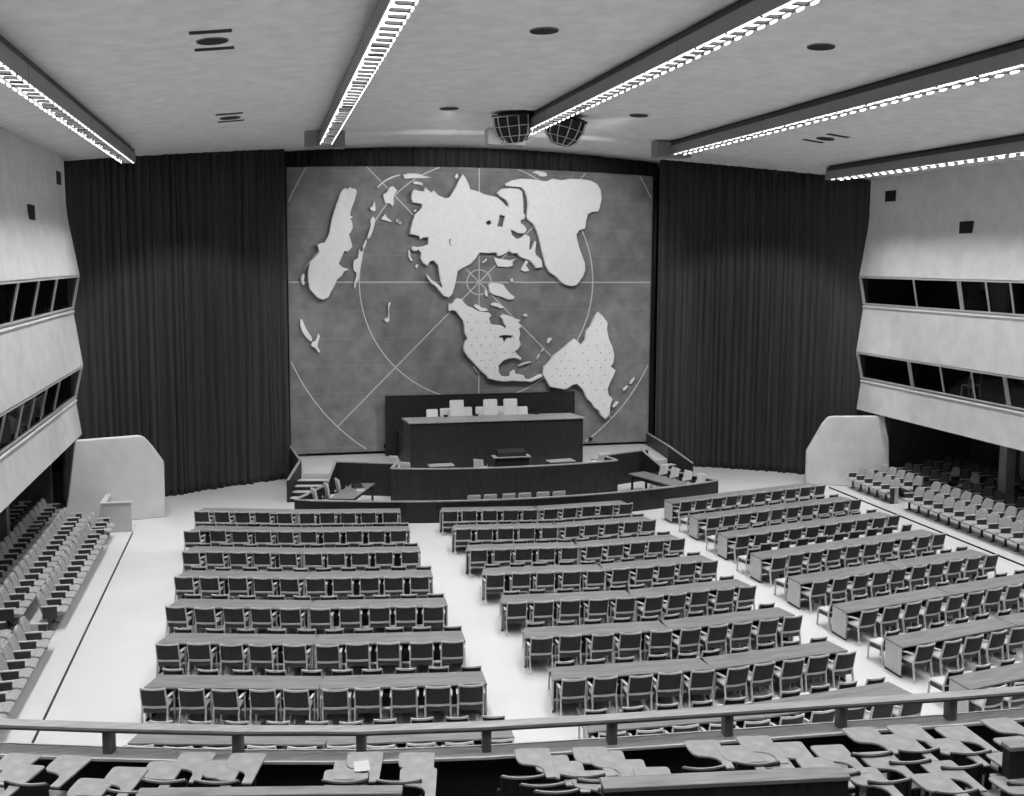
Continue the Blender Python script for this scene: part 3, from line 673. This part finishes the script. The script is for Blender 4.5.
pl += [((2.49, 39.75, 0), -1.35, 'pale chair at the left pit table, middle of three'),
       ((2.95, 40.45, 0), -1.35, 'pale chair at the left pit table, nearest the stage'),
       ((1.98, 38.9, 0), -1.3, 'pale chair at the left pit table, nearest the low wall'),
       ((15.78, 40.25, 0), 1.85, 'pale chair at the right pit table, nearest the stage'),
       ((16.02, 39.62, 0), 1.85, 'pale chair at the right pit table, second from the stage'),
       ((16.30, 38.95, 0), 1.85, 'pale chair at the right pit table, third from the stage'),
       ((16.62, 38.32, 0), 1.85, 'pale chair at the right pit table, nearest the low wall'),
       ((5.40, 40.55, .85), -.5, 'small pale chair at the left end of the speakers platform'),
       ((8.35, 40.55, .85), -.6, 'small pale chair just left of the dark lectern'),
       ((13.25, 40.7, .85), .6, 'small pale chair at the right end of the speakers platform'),
       ((5.2, 41.9, .85), -.8, 'small pale chair beside the left end of the rostrum')]
for i, (p, rz, lb) in enumerate(pl):
    if i == 0: o = low; o.location = p; o.rotation_euler.z = rz; o['label'] = lb
    else: o = dup(low, p, rz, lb)
    if i >= len(pl)-4: o.scale = (.85, .85, .70)
    if 6 <= i < 12: o.scale = (1, 1, .88)
    tag(o, lb, 'chair', 'low chairs at the rostrum' if i < 6 else ('six chairs behind the pit wall' if i < 12 else 'pale chairs around the pit and platform'))

lec = tag(empty('lectern', (9.52, 40.25, .85)), 'dark box lectern with a pale ledge on the speakers platform', 'lectern')
MB().box(-.68, .68, -.2, .22, 0, .76).build('lectern_body', 'black', lec, bevel=.01)
MB().box(-.76, .76, -.27, .27, .76, .80).build('ledge', 'dwoodtop', lec)
MB().hexa([(-.6, -.18, .80), (.6, -.18, .80), (.6, .22, .80), (-.6, .22, .80)], [(-.56, -.16, .97), (.56, -.16, .97), (.56, .2, 1.06), (-.56, .2, 1.06)]).build('reading_desk', 'black', lec, bevel=.01)
for (x, y, w, rz, lb) in ((6.72, 40.45, 1.0, .02, 'pale flat table top left of the lectern'), (11.62, 40.4, 1.1, .12, 'pale flat table top right of the lectern')):
    r = tag(empty('side_table', (x, y, .85), rz), lb, 'table', 'low tables beside the lectern')
    MB().box(-w/2, w/2, -.27, .27, .47, .51).build('table_top', 'dwoodtop', r, bevel=.005)
    for sx in (-1, 1):
        for sy in (-1, 1): MB().bar((sx*(w/2-.05), sy*.22, 0), (sx*(w/2-.05), sy*.22, .47), .04, .04).build('leg', 'black', r)

def pit_table(c, name, label):     # four corners, far-left first, clockwise
    r = tag(empty(name, (sum(p[0] for p in c)/4, sum(p[1] for p in c)/4, 0)), label, 'table', 'long tables in the pit')
    q = [(p[0]-r.location.x, p[1]-r.location.y) for p in c]
    q = q[::-1]
    MB().hexa([(a, b, .69) for a, b in q], [(a, b, .74) for a, b in q]).build('table_top', 'desk', r, bevel=.008)
    for a, b in q: MB().bar((a*.86, b*.86, 0), (a*.86, b*.86, .69), .08, .08).build('leg', 'dwood', r)
    m = MB()
    for i in range(4):
        a = q[i]; b = q[(i+1) % 4]; m.bar((a[0]*.86, a[1]*.86, .63), (b[0]*.86, b[1]*.86, .63), .03, .10)
    m.build('apron', 'dwood', r)
    return r
pit_table([(3.27, 40.63), (4.13, 40.45), (3.07, 37.95), (2.2, 38.15)], 'pit_table', 'long dark table in the pit below the left steps')
pit_table([(14.45, 40.19), (15.26, 40.48), (16.12, 37.98), (15.35, 37.6)], 'pit_table', 'long dark table in the pit below the right steps')
tw = tag(empty('typewriter', (3.38, 39.8, .74), .25), 'small dark typewriter on the left pit table', 'typewriter')
MB().hexa([(-.2, -.2, 0), (.2, -.2, 0), (.2, .2, 0), (-.2, .2, 0)], [(-.18, -.16, .05), (.18, -.16, .05), (.16, .18, .16), (-.16, .18, .16)]).build('typewriter_body', 'black', tw, bevel=.01)
MB().tube((-.24, .14, .18), (.24, .14, .18), .03).build('carriage', 'black', tw)
tag(MB().hexa([(-.15, -.2, 0), (.15, -.2, 0), (.15, .2, 0), (-.15, .2, 0)], [(-.15, -.2, .012), (.15, -.2, .012), (.15, .2, .012), (-.15, .2, .012)]).build('paper_sheet', 'paper'), 'white paper pad beside the typewriter on the left pit table', 'paper').location = (3.45, 39.25, .742)
for i, x in enumerate((7.4, 8.72, 11.35)):
    tag(MB().tube((0, 0, 0), (0, 0, .05), .09, .07, n=14).tube((-.1, 0, .07), (.1, 0, .07), .022).tube((0, 0, .04), (0, 0, .08), .02).build('telephone', 'black'),
        'small black telephone on the rostrum top %s' % ['beside the far left low chair', 'beside the left tall chair', 'right of the last low chair'][i], 'telephone', 'telephones on the rostrum').location = (x, 43.3, 2.83)

# ================================================================== DELEGATES' DESKS AND CHAIRS
def rows(b, k):     # near edge of each desk row: left end, joint, right end
    if b == 0: return [(-2.42-.016*k, 36.98-2.54*k), (1.0-.008*k, 36.0-2.52*k), (4.49-.022*k, 35.40-2.50*k)]
    if b == 1: return [(5.79-.014*k, 35.25-2.49*k), (9.22, 34.75-2.44*k), (12.64, 34.97-2.42*k)]
    return [(14.18-.042*k, 34.76-2.40*k), (17.50, 35.55-2.42*k), (21.00, 36.38-2.46*k)]
BL = ['left', 'centre', 'right']
RN = ['front', 'second', 'third', 'fourth', 'fifth', 'sixth', 'seventh', 'rearmost']
def desk(a, b, label, trims):
    a = Vector(a); b = Vector(b); L = (b-a).length-.02; ang = atan2(b.y-a.y, b.x-a.x); mid = (a+b)/2
    r = tag(empty('delegate_desk', (mid.x, mid.y, 0), ang), label, 'desk', 'long delegate desks in rows')
    h = L/2; t0, t1 = trims
    MB().hexa([(-h, 0, .70), (h, 0, .70), (h-t1, .66, .70), (-h+t0, .66, .70)], [(-h, 0, .74), (h, 0, .74), (h-t1, .66, .74), (-h+t0, .66, .74)]).build('desk_top', 'desk', r, bevel=.006)
    for s, t in ((-1, t0), (1, t1)):
        x0, x1 = s*h, s*(h-t)
        q = [(x0-s*.035, .03), (x0-s*.0-s*.005, .03), (x1-s*.005, .63), (x1-s*.035, .63)]
        if s > 0: pass
        else: q = q[::-1]
        MB().hexa([(u, v, .06) for u, v in q], [(u, v, .70) for u, v in q]).build('end_panel', 'panel', r)
        MB().hexa([(u+(-s*.004), v, 0) for u, v in q], [(u-s*.004, v, .06) for u, v in q]).build('plinth', 'black', r)
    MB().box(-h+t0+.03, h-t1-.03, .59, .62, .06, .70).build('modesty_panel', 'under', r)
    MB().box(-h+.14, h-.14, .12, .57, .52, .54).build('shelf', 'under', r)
    return r
def chair_parts(w, top, arms, name):
    r = empty(name); ks = []
    def P(f, nm, m, **k): o = f.build(nm, m, r, **k); ks.append(o); return o
    hw = w/2
    # rear legs run up into the back posts
    for s in (-1, 1):
        f = MB(); f.bar((s*(hw-.01), -.27, 0), (s*(hw-.015), -.20, .44), .028, .045); f.bar((s*(hw-.015), -.20, .43), (s*(hw-.03), -.31, top-.01), .026, .04)
        P(f, 'leg', 'frame')
        P(MB().bar((s*(hw-.02), .23, 0), (s*(hw-.02), .21, .60 if arms else .42), .034, .034), 'leg', 'frame')
    f = MB(); n = 6
    for zc, hh in ((top-.013, .036), (.475, .03)):
        yb = -.31 if zc > .6 else -.22
        for i in range(n):
            x0 = -hw+.02+(w-.04)*i/n; x1 = -hw+.02+(w-.04)*(i+1)/n
            c0 = .035*(1-(x0/hw)**2); c1 = .035*(1-(x1/hw)**2)
            f.bar((x0, yb-c0, zc-c0*.45), (x1, yb-c1, zc-c1*.45), .03, hh)
    P(f, 'back_rail', 'frame')
    def bk(u, v):      # curved padded back
        x = (-hw+.035)+(w-.07)*u; z = .495+(top-.04-.495)*v; y = -.222-(.088*v)-.035*(1-(x/hw)**2)
        return x, y, z
    f = MB(); f.grid(lambda u, v: (bk(u, v)[0], bk(u, v)[1]-.012, bk(u, v)[2]), 5, 1); f.grid(lambda u, v: (bk(u, v)[0], bk(u, v)[1]+.022, bk(u, v)[2]), 5, 1)
    for u in (0, 1): f.poly([(bk(u, 0)[0], bk(u, 0)[1]-.012, bk(u, 0)[2]), (bk(u, 0)[0], bk(u, 0)[1]+.022, bk(u, 0)[2]), (bk(u, 1)[0], bk(u, 1)[1]+.022, bk(u, 1)[2]), (bk(u, 1)[0], bk(u, 1)[1]-.012, bk(u, 1)[2])], [(0, 1, 2, 3)])
    P(f, 'backrest', 'darkfab')
    P(MB().box(-hw+.03, hw-.03, -.20, .24, .41, .465), 'seat', 'seatfab', bevel=.02)
    P(MB().box(-hw+.035, hw-.035, -.20, .22, .32, .408), 'apron', 'apronwood')
    if arms:
        for s in (-1, 1): P(MB().bar((s*(hw-.005), -.24, .665), (s*(hw-.005), .24, .61), .05, .028), 'armrest', 'frame')
    register(r, ks); return r
arm_chair = chair_parts(.54, .895, True, 'delegate_armchair')
adv_chair = chair_parts(.46, .835, False, 'adviser_chair')
used = {'arm': False, 'adv': False}
rnd = random.Random(11)
for b in range(3):
    for k in range(8):
        e = rows(b, k)
        half = ['left half', 'right half']
        for h in range(2):
            desk(e[h], e[h+1], 'long wooden delegate desk, %s of the %s row in the %s block' % (half[h], RN[k], BL[b]), (.10 if h == 0 else .0, .0 if h == 0 else .06))
        for i in range(10):
            h = i//5; f = (i % 5+.5)/5; a = Vector(e[h]); c = Vector(e[h+1]); p = a+(c-a)*f; ang = atan2(c.y-a.y, c.x-a.x); nr = Vector((-sin(ang), cos(ang)))
            p = p+nr*(-.09+rnd.uniform(-.04, .03))+Vector((cos(ang), sin(ang)))*rnd.uniform(-.03, .03)
            if b == 0 and k == 1 and i == 0: p += Vector((-.12, -.1))
            rz = ang+rnd.uniform(-.04, .04)
            if not (in_view((p.x, p.y, .8)) or in_view((p.x, p.y, .3))): continue
            lb = 'dark-backed delegate armchair, %s from the left at the %s desk row, %s block' % (ORD[i], RN[k], BL[b])
            if not used['arm']: o = arm_chair; o.location = (p.x, p.y, 0); o.rotation_euler.z = rz; o['label'] = lb; used['arm'] = True
            else: o = dup(arm_chair, (p.x, p.y, 0), rz, lb)
            tag(o, lb, 'chair', 'delegate armchairs at the desks')
        if k == 7: continue
        e2 = rows(b, k+1)
        for i in range(10):
            h = i//5; f = (i % 5+.5)/5; a = Vector(e2[h]); c = Vector(e2[h+1]); p = a+(c-a)*f; ang = atan2(c.y-a.y, c.x-a.x); nr = Vector((-sin(ang), cos(ang)))
            out = .66+.38
            if b == 2 and k == 2 and i > 0: out = .66+.75
            p = p+nr*(out+rnd.uniform(-.03, .04))+Vector((cos(ang), sin(ang)))*((.04 if b < 2 else .06)+rnd.uniform(-.04, .04))
            rz = ang+rnd.uniform(-.05, .05)
            if not in_view((p.x, p.y, .8)): continue
            lb = 'armless dark-backed chair, %s from the left in the row behind %s row, %s block' % (ORD[i], RN[k], BL[b])
            if not used['adv']: o = adv_chair; o.location = (p.x, p.y, 0); o.rotation_euler.z = rz; o['label'] = lb; used['adv'] = True
            else: o = dup(adv_chair, (p.x, p.y, 0), rz, lb)
            tag(o, lb, 'chair', 'armless chairs behind the delegates')

# ================================================================== SIDE SEATING
def theatre_seat():
    r = empty('theatre_seat'); ks = []
    def P(f, nm, m, **k): o = f.build(nm, m, r, **k); ks.append(o); return o
    w = .25
    f = MB(); pr = [(-.20, .36), (.22, .37), (.31, .40), (.31, .445), (.22, .48), (-.20, .455)]
    f.prism(pr, 2*w, lambda u, v, t: (-w+t, u, v)); P(f, 'seat', 'grayfab', bevel=.012)
    f = MB(); out = [(-w, .42), (w, .42), (w+.01, .70), (w-.03, .84), (w-.09, .90), (0, .915), (-w+.09, .90), (-w+.03, .84), (-w-.01, .70)]
    f.prism(out, .07, lambda u, v, t: (u, -.19-t-.28*(v-.42)+.25*u*u, v)); P(f, 'backrest', 'grayfab', bevel=.015)
    f = MB().box(w+.015, w+.075, -.26, .16, .62, .65); P(f, 'armrest', 'frame', bevel=.006)
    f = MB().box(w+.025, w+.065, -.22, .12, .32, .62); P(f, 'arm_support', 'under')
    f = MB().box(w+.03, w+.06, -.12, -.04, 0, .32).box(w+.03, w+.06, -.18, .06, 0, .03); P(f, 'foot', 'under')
    register(r, ks)
    r2 = empty('seat_end_panel')
    f = MB().box(-.03, .03, -.26, .16, .62, .65).build('armrest', 'frame', r2, bevel=.006)
    g = MB().box(-.025, .025, -.22, -.06, .0, .62).build('end_board', 'panel', r2); g2 = MB().box(-.025, .025, -.06, .12, .0, .62).build('end_board', 'under', r2)
    register(r2, [f, g, g2]); return r, r2
seat0, end0 = theatre_seat()
seat0_used = [False]; end_used = [False]; dark_used = [False]
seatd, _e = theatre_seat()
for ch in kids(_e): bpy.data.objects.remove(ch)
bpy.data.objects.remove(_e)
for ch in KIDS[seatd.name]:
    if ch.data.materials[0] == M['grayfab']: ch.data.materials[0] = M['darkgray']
def place(proto, flag, loc, rz, lb, cat, grp):
    if not flag[0]: o = proto; o.location = loc; o.rotation_euler.z = rz; flag[0] = True; o['label'] = lb
    else: o = dup(proto, loc, rz, lb)
    return tag(o, lb, cat, grp)
blocks = {-1: {0: [(36.05, 2), (35.10, 13), (26.10, 12)]}, 1: {0: [(38.75, 5), (34.45, 13)]}}
for s, nm in ((-1, 'left'), (1, 'right')):
    for r in range(5):
        xb = CX+s*(14.52+.94*r)      # seat centre
        if s < 0: bl = {0: [(36.65, 2, 'far'), (35.10, 13, 'middle'), (26.05, 11, 'near')], 1: [(37.1, 3, 'far'), (35.4, 14, 'middle'), (26.05, 6, 'near')],
                        2: [(38.3, 5, 'far'), (35.5, 14, 'middle')], 3: [(38.4, 5, 'far'), (34.9, 9, 'middle')], 4: [(38.4, 5, 'far'), (35.2, 8, 'middle')]}[r]
        else: bl = {0: [(38.35, 5, 'far'), (34.42, 13, 'near')], 1: [(38.25, 5, 'far'), (34.75, 12, 'near')], 2: [(37.95, 5, 'far'), (34.2, 6, 'near')], 3: [(37.95, 6, 'far'), (34.1, 6, 'near')], 4: [(37.95, 6, 'far'), (33.9, 6, 'near')]}[r]
        z = .05+.1*r
        rz = -pi/2 if s < 0 else pi/2
        for y0, n, bn in bl:
            if s > 0: y0 += 0
            last = None
            for i in range(n):
                y = y0-.595*i
                if s < 0 and abs(xb+8.0) < .75 and (abs(y-34.6) < .6 or abs(y-29.8) < .6): continue
                if s > 0 and abs(xb-26.45) < .75 and abs(y-32.75) < .6: continue
                if not in_view((xb, y, .8), 14, 14): continue
                nth = ORD[i]
                dk = (s > 0 and r >= 2 and not (r == 3 and bn == 'far' and i in (3, 5))) or (s < 0 and r >= 3)  # rear rows take a darker seat colour
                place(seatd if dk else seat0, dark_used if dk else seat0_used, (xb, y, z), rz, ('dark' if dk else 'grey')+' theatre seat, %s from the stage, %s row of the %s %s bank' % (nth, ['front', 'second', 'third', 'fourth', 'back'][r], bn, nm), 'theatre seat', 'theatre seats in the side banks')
                last = y
            # the seat's own armrest is on its right hand; close the open end of the row
            ye = (y0+.3) if s < 0 else (y0-.595*(n-1)-.3)
            # right hand of a seat facing +x is -y, of one facing -x is +y
            if in_view((xb, ye, .6)): place(end0, end_used, (xb, ye, z), rz, 'pale end board with armrest closing the %s row of the %s %s bank' % (['front', 'second', 'third', 'fourth', 'back'][r], bn, nm), 'seat end', 'end boards of the theatre seat rows')

# low parapet at the far end of the left bank
pp = tag(empty('bank_parapet', (-4.9, 37.6, 0)), 'low pale parapet at the stage end of the left seating bank', 'low wall')
D(MB().box(-5.50, -4.55, 37.45, 37.57, 0, 1.06), 'parapet_panel', 'panel', pp); D(MB().box(-5.55, -4.5, 37.42, 37.60, 1.06, 1.10), 'parapet_cap', 'frame', pp)
D(MB().box(-5.50, -5.38, 37.6, 38.9, 0, 1.06), 'parapet_panel', 'panel', pp); D(MB().box(-5.55, -5.35, 37.6, 38.9, 1.06, 1.10), 'parapet_cap', 'frame', pp)
# low plinth right of the right wing
# columns carrying the booths
for (x, y, z, lb) in ((-8.0, 34.6, .35, 'square wooden-cased column under the left booths'), (26.45, 32.75, .35, 'square wooden-cased column under the right booths, nearer the stage'),
                   (28.6, 34.3, .35, 'square wooden-cased column under the right booths, set back against the wall'), (-8.0, 29.8, .35, 'square wooden-cased column under the left booths, at the picture edge')):
    r = tag(empty('column', (x, y, z)), lb, 'column', 'columns under the booths')
    MB().box(-.20, .20, -.20, .20, 0, 3.07-z).build('shaft', 'col', r, bevel=.01)
    MB().box(-.23, .23, -.23, .23, 0, .08).build('base', 'dwood', r)

# booth furniture seen through the glass
bc = chair_parts(.50, .9, False, 'booth_chair')
flag = [False]
for (x, y, z, rz, lb) in ((-7.25, 28.6, 4.42, -1.4, 'pale-framed chair behind the lower left booth glass, nearest'), (-7.35, 29.5, 4.42, -1.5, 'pale-framed chair behind the lower left booth glass, farther'),
                      (25.7, 34.0, 4.42, 1.9, 'pale-framed chair behind the lower right booth glass')):
    place(bc, flag, (x, y, z), rz, lb, 'chair', 'chairs inside the booths')
for i, y in enumerate((34.6, 32.8)):
    tag(MB().box(-.25, .25, -.8, .8, .0, .04).box(-.22, .22, -.75, -.7, -.7, 0).box(-.22, .22, .7, .75, -.7, 0).build('booth_shelf', 'frame'), 'narrow pale shelf behind the lower left booth glass, %s the stage' % ['nearer', 'farther from'][i], 'shelf').location = (-7.0, y, 5.12-.0)

# ================================================================== BALCONY
FL = 4.05
rp = [(-6.7, 12.6), (-4.2, 11.35), (-2.57, 10.65), (-1.53, 10.33), (-.31, 9.99), (.84, 9.73), (2.04, 9.56), (3.28, 9.45), (4.48, 9.36), (5.70, 9.28), (6.91, 9.19), (7.79, 9.15), (9.0, 9.12), (12, 9.15), (16, 9.6), (20, 10.6), (25, 12.4)]
bal = [(x, y+.0) for x, y in rp]
struct(MB().prism([(-6.7, -3.9)]+[(25, -3.9)]+[(x, y-.02) for x, y in reversed(bal)], .3, lambda u, v, w: (u, v, FL-.3+w)).build('floor_balcony', 'dwall'))
br = tag(empty('balcony_railing', (2.3, 9.5, FL)), 'curved balcony parapet with a broad wooden handrail on short posts', 'railing')
P3 = [(x, y, 0) for x, y in bal]
D(MB().sweep(P3, [(-.03, FL-.35), (.05, FL-.35), (.05, 4.64), (-.03, 4.64)]), 'parapet_panel', 'vent', br)
D(MB().sweep(P3, [(-.08, 4.645), (.14, 4.645), (.14, 4.67), (-.08, 4.67)]), 'sill_board', 'rail', br)
D(MB().sweep(P3, [(.14, 4.655), (.165, 4.655), (.165, 4.68), (.14, 4.68)]), 'sill_edge', 'railedge', br)
D(MB().sweep(P3, [(-.10, 4.645), (-.08, 4.645), (-.08, 4.68), (-.10, 4.68)]), 'sill_edge', 'railedge', br)
D(MB().sweep(P3, [(-.07, 4.91), (.07, 4.91), (.07, 4.935), (-.07, 4.935)]), 'handrail', 'railtop', br)
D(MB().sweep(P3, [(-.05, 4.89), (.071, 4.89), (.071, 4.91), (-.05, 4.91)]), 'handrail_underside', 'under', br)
px = [-3.87, -2.7, -1.52, -.31, .84, 2.03, 3.27, 4.46, 5.68, 6.89, 8.1]
def rail_y(x):
    for (a, b) in zip(bal, bal[1:]):
        if a[0] <= x <= b[0]: return a[1]+(b[1]-a[1])*(x-a[0])/(b[0]-a[0]), atan2(b[1]-a[1], b[0]-a[0])
    return 9.1, 0
for x in px:
    y, a = rail_y(x)
    f = MB().box(-.045, .045, -.05, .05, 4.67, 4.89); o = f.build('post', 'railpost', br); o.location = (x-2.3, y-9.5, -FL); o.rotation_euler.z = a

def part(x0, y0, x1, y1, h, label, th=.14):
    L = hypot(x1-x0, y1-y0); r = tag(empty('balcony_partition', ((x0+x1)/2, (y0+y1)/2, FL), atan2(y1-y0, x1-x0)), label, 'partition', 'low partitions on the balcony')
    MB().box(-L/2, L/2, -th/2+.02, th/2-.02, 0, h-.04).build('partition_panel', 'dwood', r)
    MB().box(-L/2-.01, L/2+.01, -th/2, th/2, h-.04, h).build('partition_cap', 'rail', r, bevel=.005)
part(-1.08, 8.80, 1.05, 8.37, .95, 'low dark partition with a wooden cap, left foreground of the balcony')
part(2.73, 8.10, 4.85, 7.83, .95, 'low dark boxy partition with a wooden cap, middle foreground of the balcony', .2)
part(6.43, 7.78, 7.6, 7.7, 1.05, 'low dark partition at the right corner of the balcony')

def tablet_chair(name, folded):
    r = empty(name); ks = []
    def P(f, nm, m, **k): o = f.build(nm, m, r, **k); ks.append(o); return o
    hw = .19
    for s in (-1, 1):
        P(MB().bar((s*hw, -.24, 0), (s*hw, -.29, .75), .028, .03), 'leg', 'dwood')
        P(MB().bar((s*hw, .12, 0), (s*hw, .08, .44), .03, .03), 'leg', 'dwood')
    f = MB(); n = 6
    for i in range(n):
        x0 = -hw+2*hw*i/n; x1 = -hw+2*hw*(i+1)/n; c0 = .022*(1-(x0/hw)**2); c1 = .022*(1-(x1/hw)**2)
        f.bar((x0, -.295-c0, .755-c0*.6), (x1, -.295-c1, .755-c1*.6), .02, .018)
    P(f, 'back_rail', 'railtop')
    P(MB().grid(lambda u, v: (-hw+.01+(2*hw-.02)*u, -.27-.03*v-.022*(1-((2*u-1))**2), .54+.20*v), 6, 1), 'backrest', 'dwood')
    if folded: P(MB().box(-.175, .175, -.25, -.22, .40, .72), 'seat', 'dwood', bevel=.005)
    else: P(MB().box(-.175, .175, -.22, .16, .42, .45), 'seat', 'tablet', bevel=.01)
    out = [(.30, -.27), (.30, .27), (.29, .292), (.265, .30), (.01, .30), (-.025, .29), (-.035, .26), (-.03, .10), (-.015, .03), (.03, -.015), (.12, -.035), (.18, -.07), (.205, -.13), (.21, -.27)]
    P(MB().prism(out, .022, lambda u, v, w: (u, v, .70+w)), 'writing_tablet', 'tablet', bevel=.004)
    P(MB().bar((.25, .0, .35), (.25, .02, .70), .025, .03), 'tablet_support', 'dwood')
    register(r, ks); return r
t_open = tablet_chair('tablet_chair', False); t_fold = tablet_chair('tablet_chair', True)
fo = [False]; ff = [False]
TC = [(-2.09,10.18,20,0),(-2.01,9.93,20,0),(-1.61,10.01,20,0),(-1.35,9.50,16,1),(-1.08,9.66,14,1),(-.77,9.74,12,1),(-.50,9.86,12,1),(-.24,9.62,12,1),(-.04,9.72,12,1),
 (1.03,9.50,9,1),(.90,9.38,9,1),(.80,9.22,9,1),(1.5,9.40,9,1),(1.47,9.08,9,1),(2.57,9.23,7,1),(2.71,9.08,7,1),(2.80,8.93,7,1),(2.95,8.70,7,1),
 (3.11,9.14,8,1),(3.23,9.02,8,1),(3.37,8.84,8,1),(3.54,8.64,8,1),(4.21,9.05,6,0),(4.46,8.87,6,0),(4.73,9.01,6,1),(4.72,8.70,6,1),(4.99,8.84,6,0),(5.08,8.48,5,0),(5.34,8.68,5,0),
 (5.84,8.96,4,0),(5.40,8.22,4,0),(5.71,8.47,4,0),(6.10,8.76,3,0),(6.31,8.93,3,0),(5.92,7.96,3,0),(6.17,8.18,3,0),(6.50,8.58,2,0),(6.76,8.80,2,0),(7.32,8.86,0,0),(7.15,8.45,0,0),(6.60,7.80,0,0),(6.88,8.2,1,0)]
order = sorted(range(len(TC)), key=lambda i: TC[i][0])
rank = {i: n for n, i in enumerate(order)}
ORD += ['thirty-first','thirty-second','thirty-third','thirty-fourth','thirty-fifth','thirty-sixth','thirty-seventh','thirty-eighth','thirty-ninth','fortieth','forty-first','forty-second']
for i, (x, y, deg, fold) in enumerate(TC):
    a = -radians(deg+2); ox = x-(.30*cos(a)-.30*sin(a)); oy = y-(.30*sin(a)+.30*cos(a))
    lb = '%s chair with a pale writing tablet on the balcony, %s from the left edge' % ('folded-up' if fold else 'open', ORD[rank[i]])
    o = place(t_fold if fold else t_open, ff if fold else fo, (ox, oy, FL+(.004*(i % 5))), a, lb, 'tablet chair', 'chairs with writing tablets on the balcony')
    o.scale = (1, 1, 1+.02*((10.2-y)/1.6))
tag(MB().box(-.07, .07, -.1, .1, 0, .004).build('paper_sheet', 'paper'), 'white sheet of paper lying on a balcony writing tablet left of centre', 'paper').location = (.80, 9.25, FL+.745)
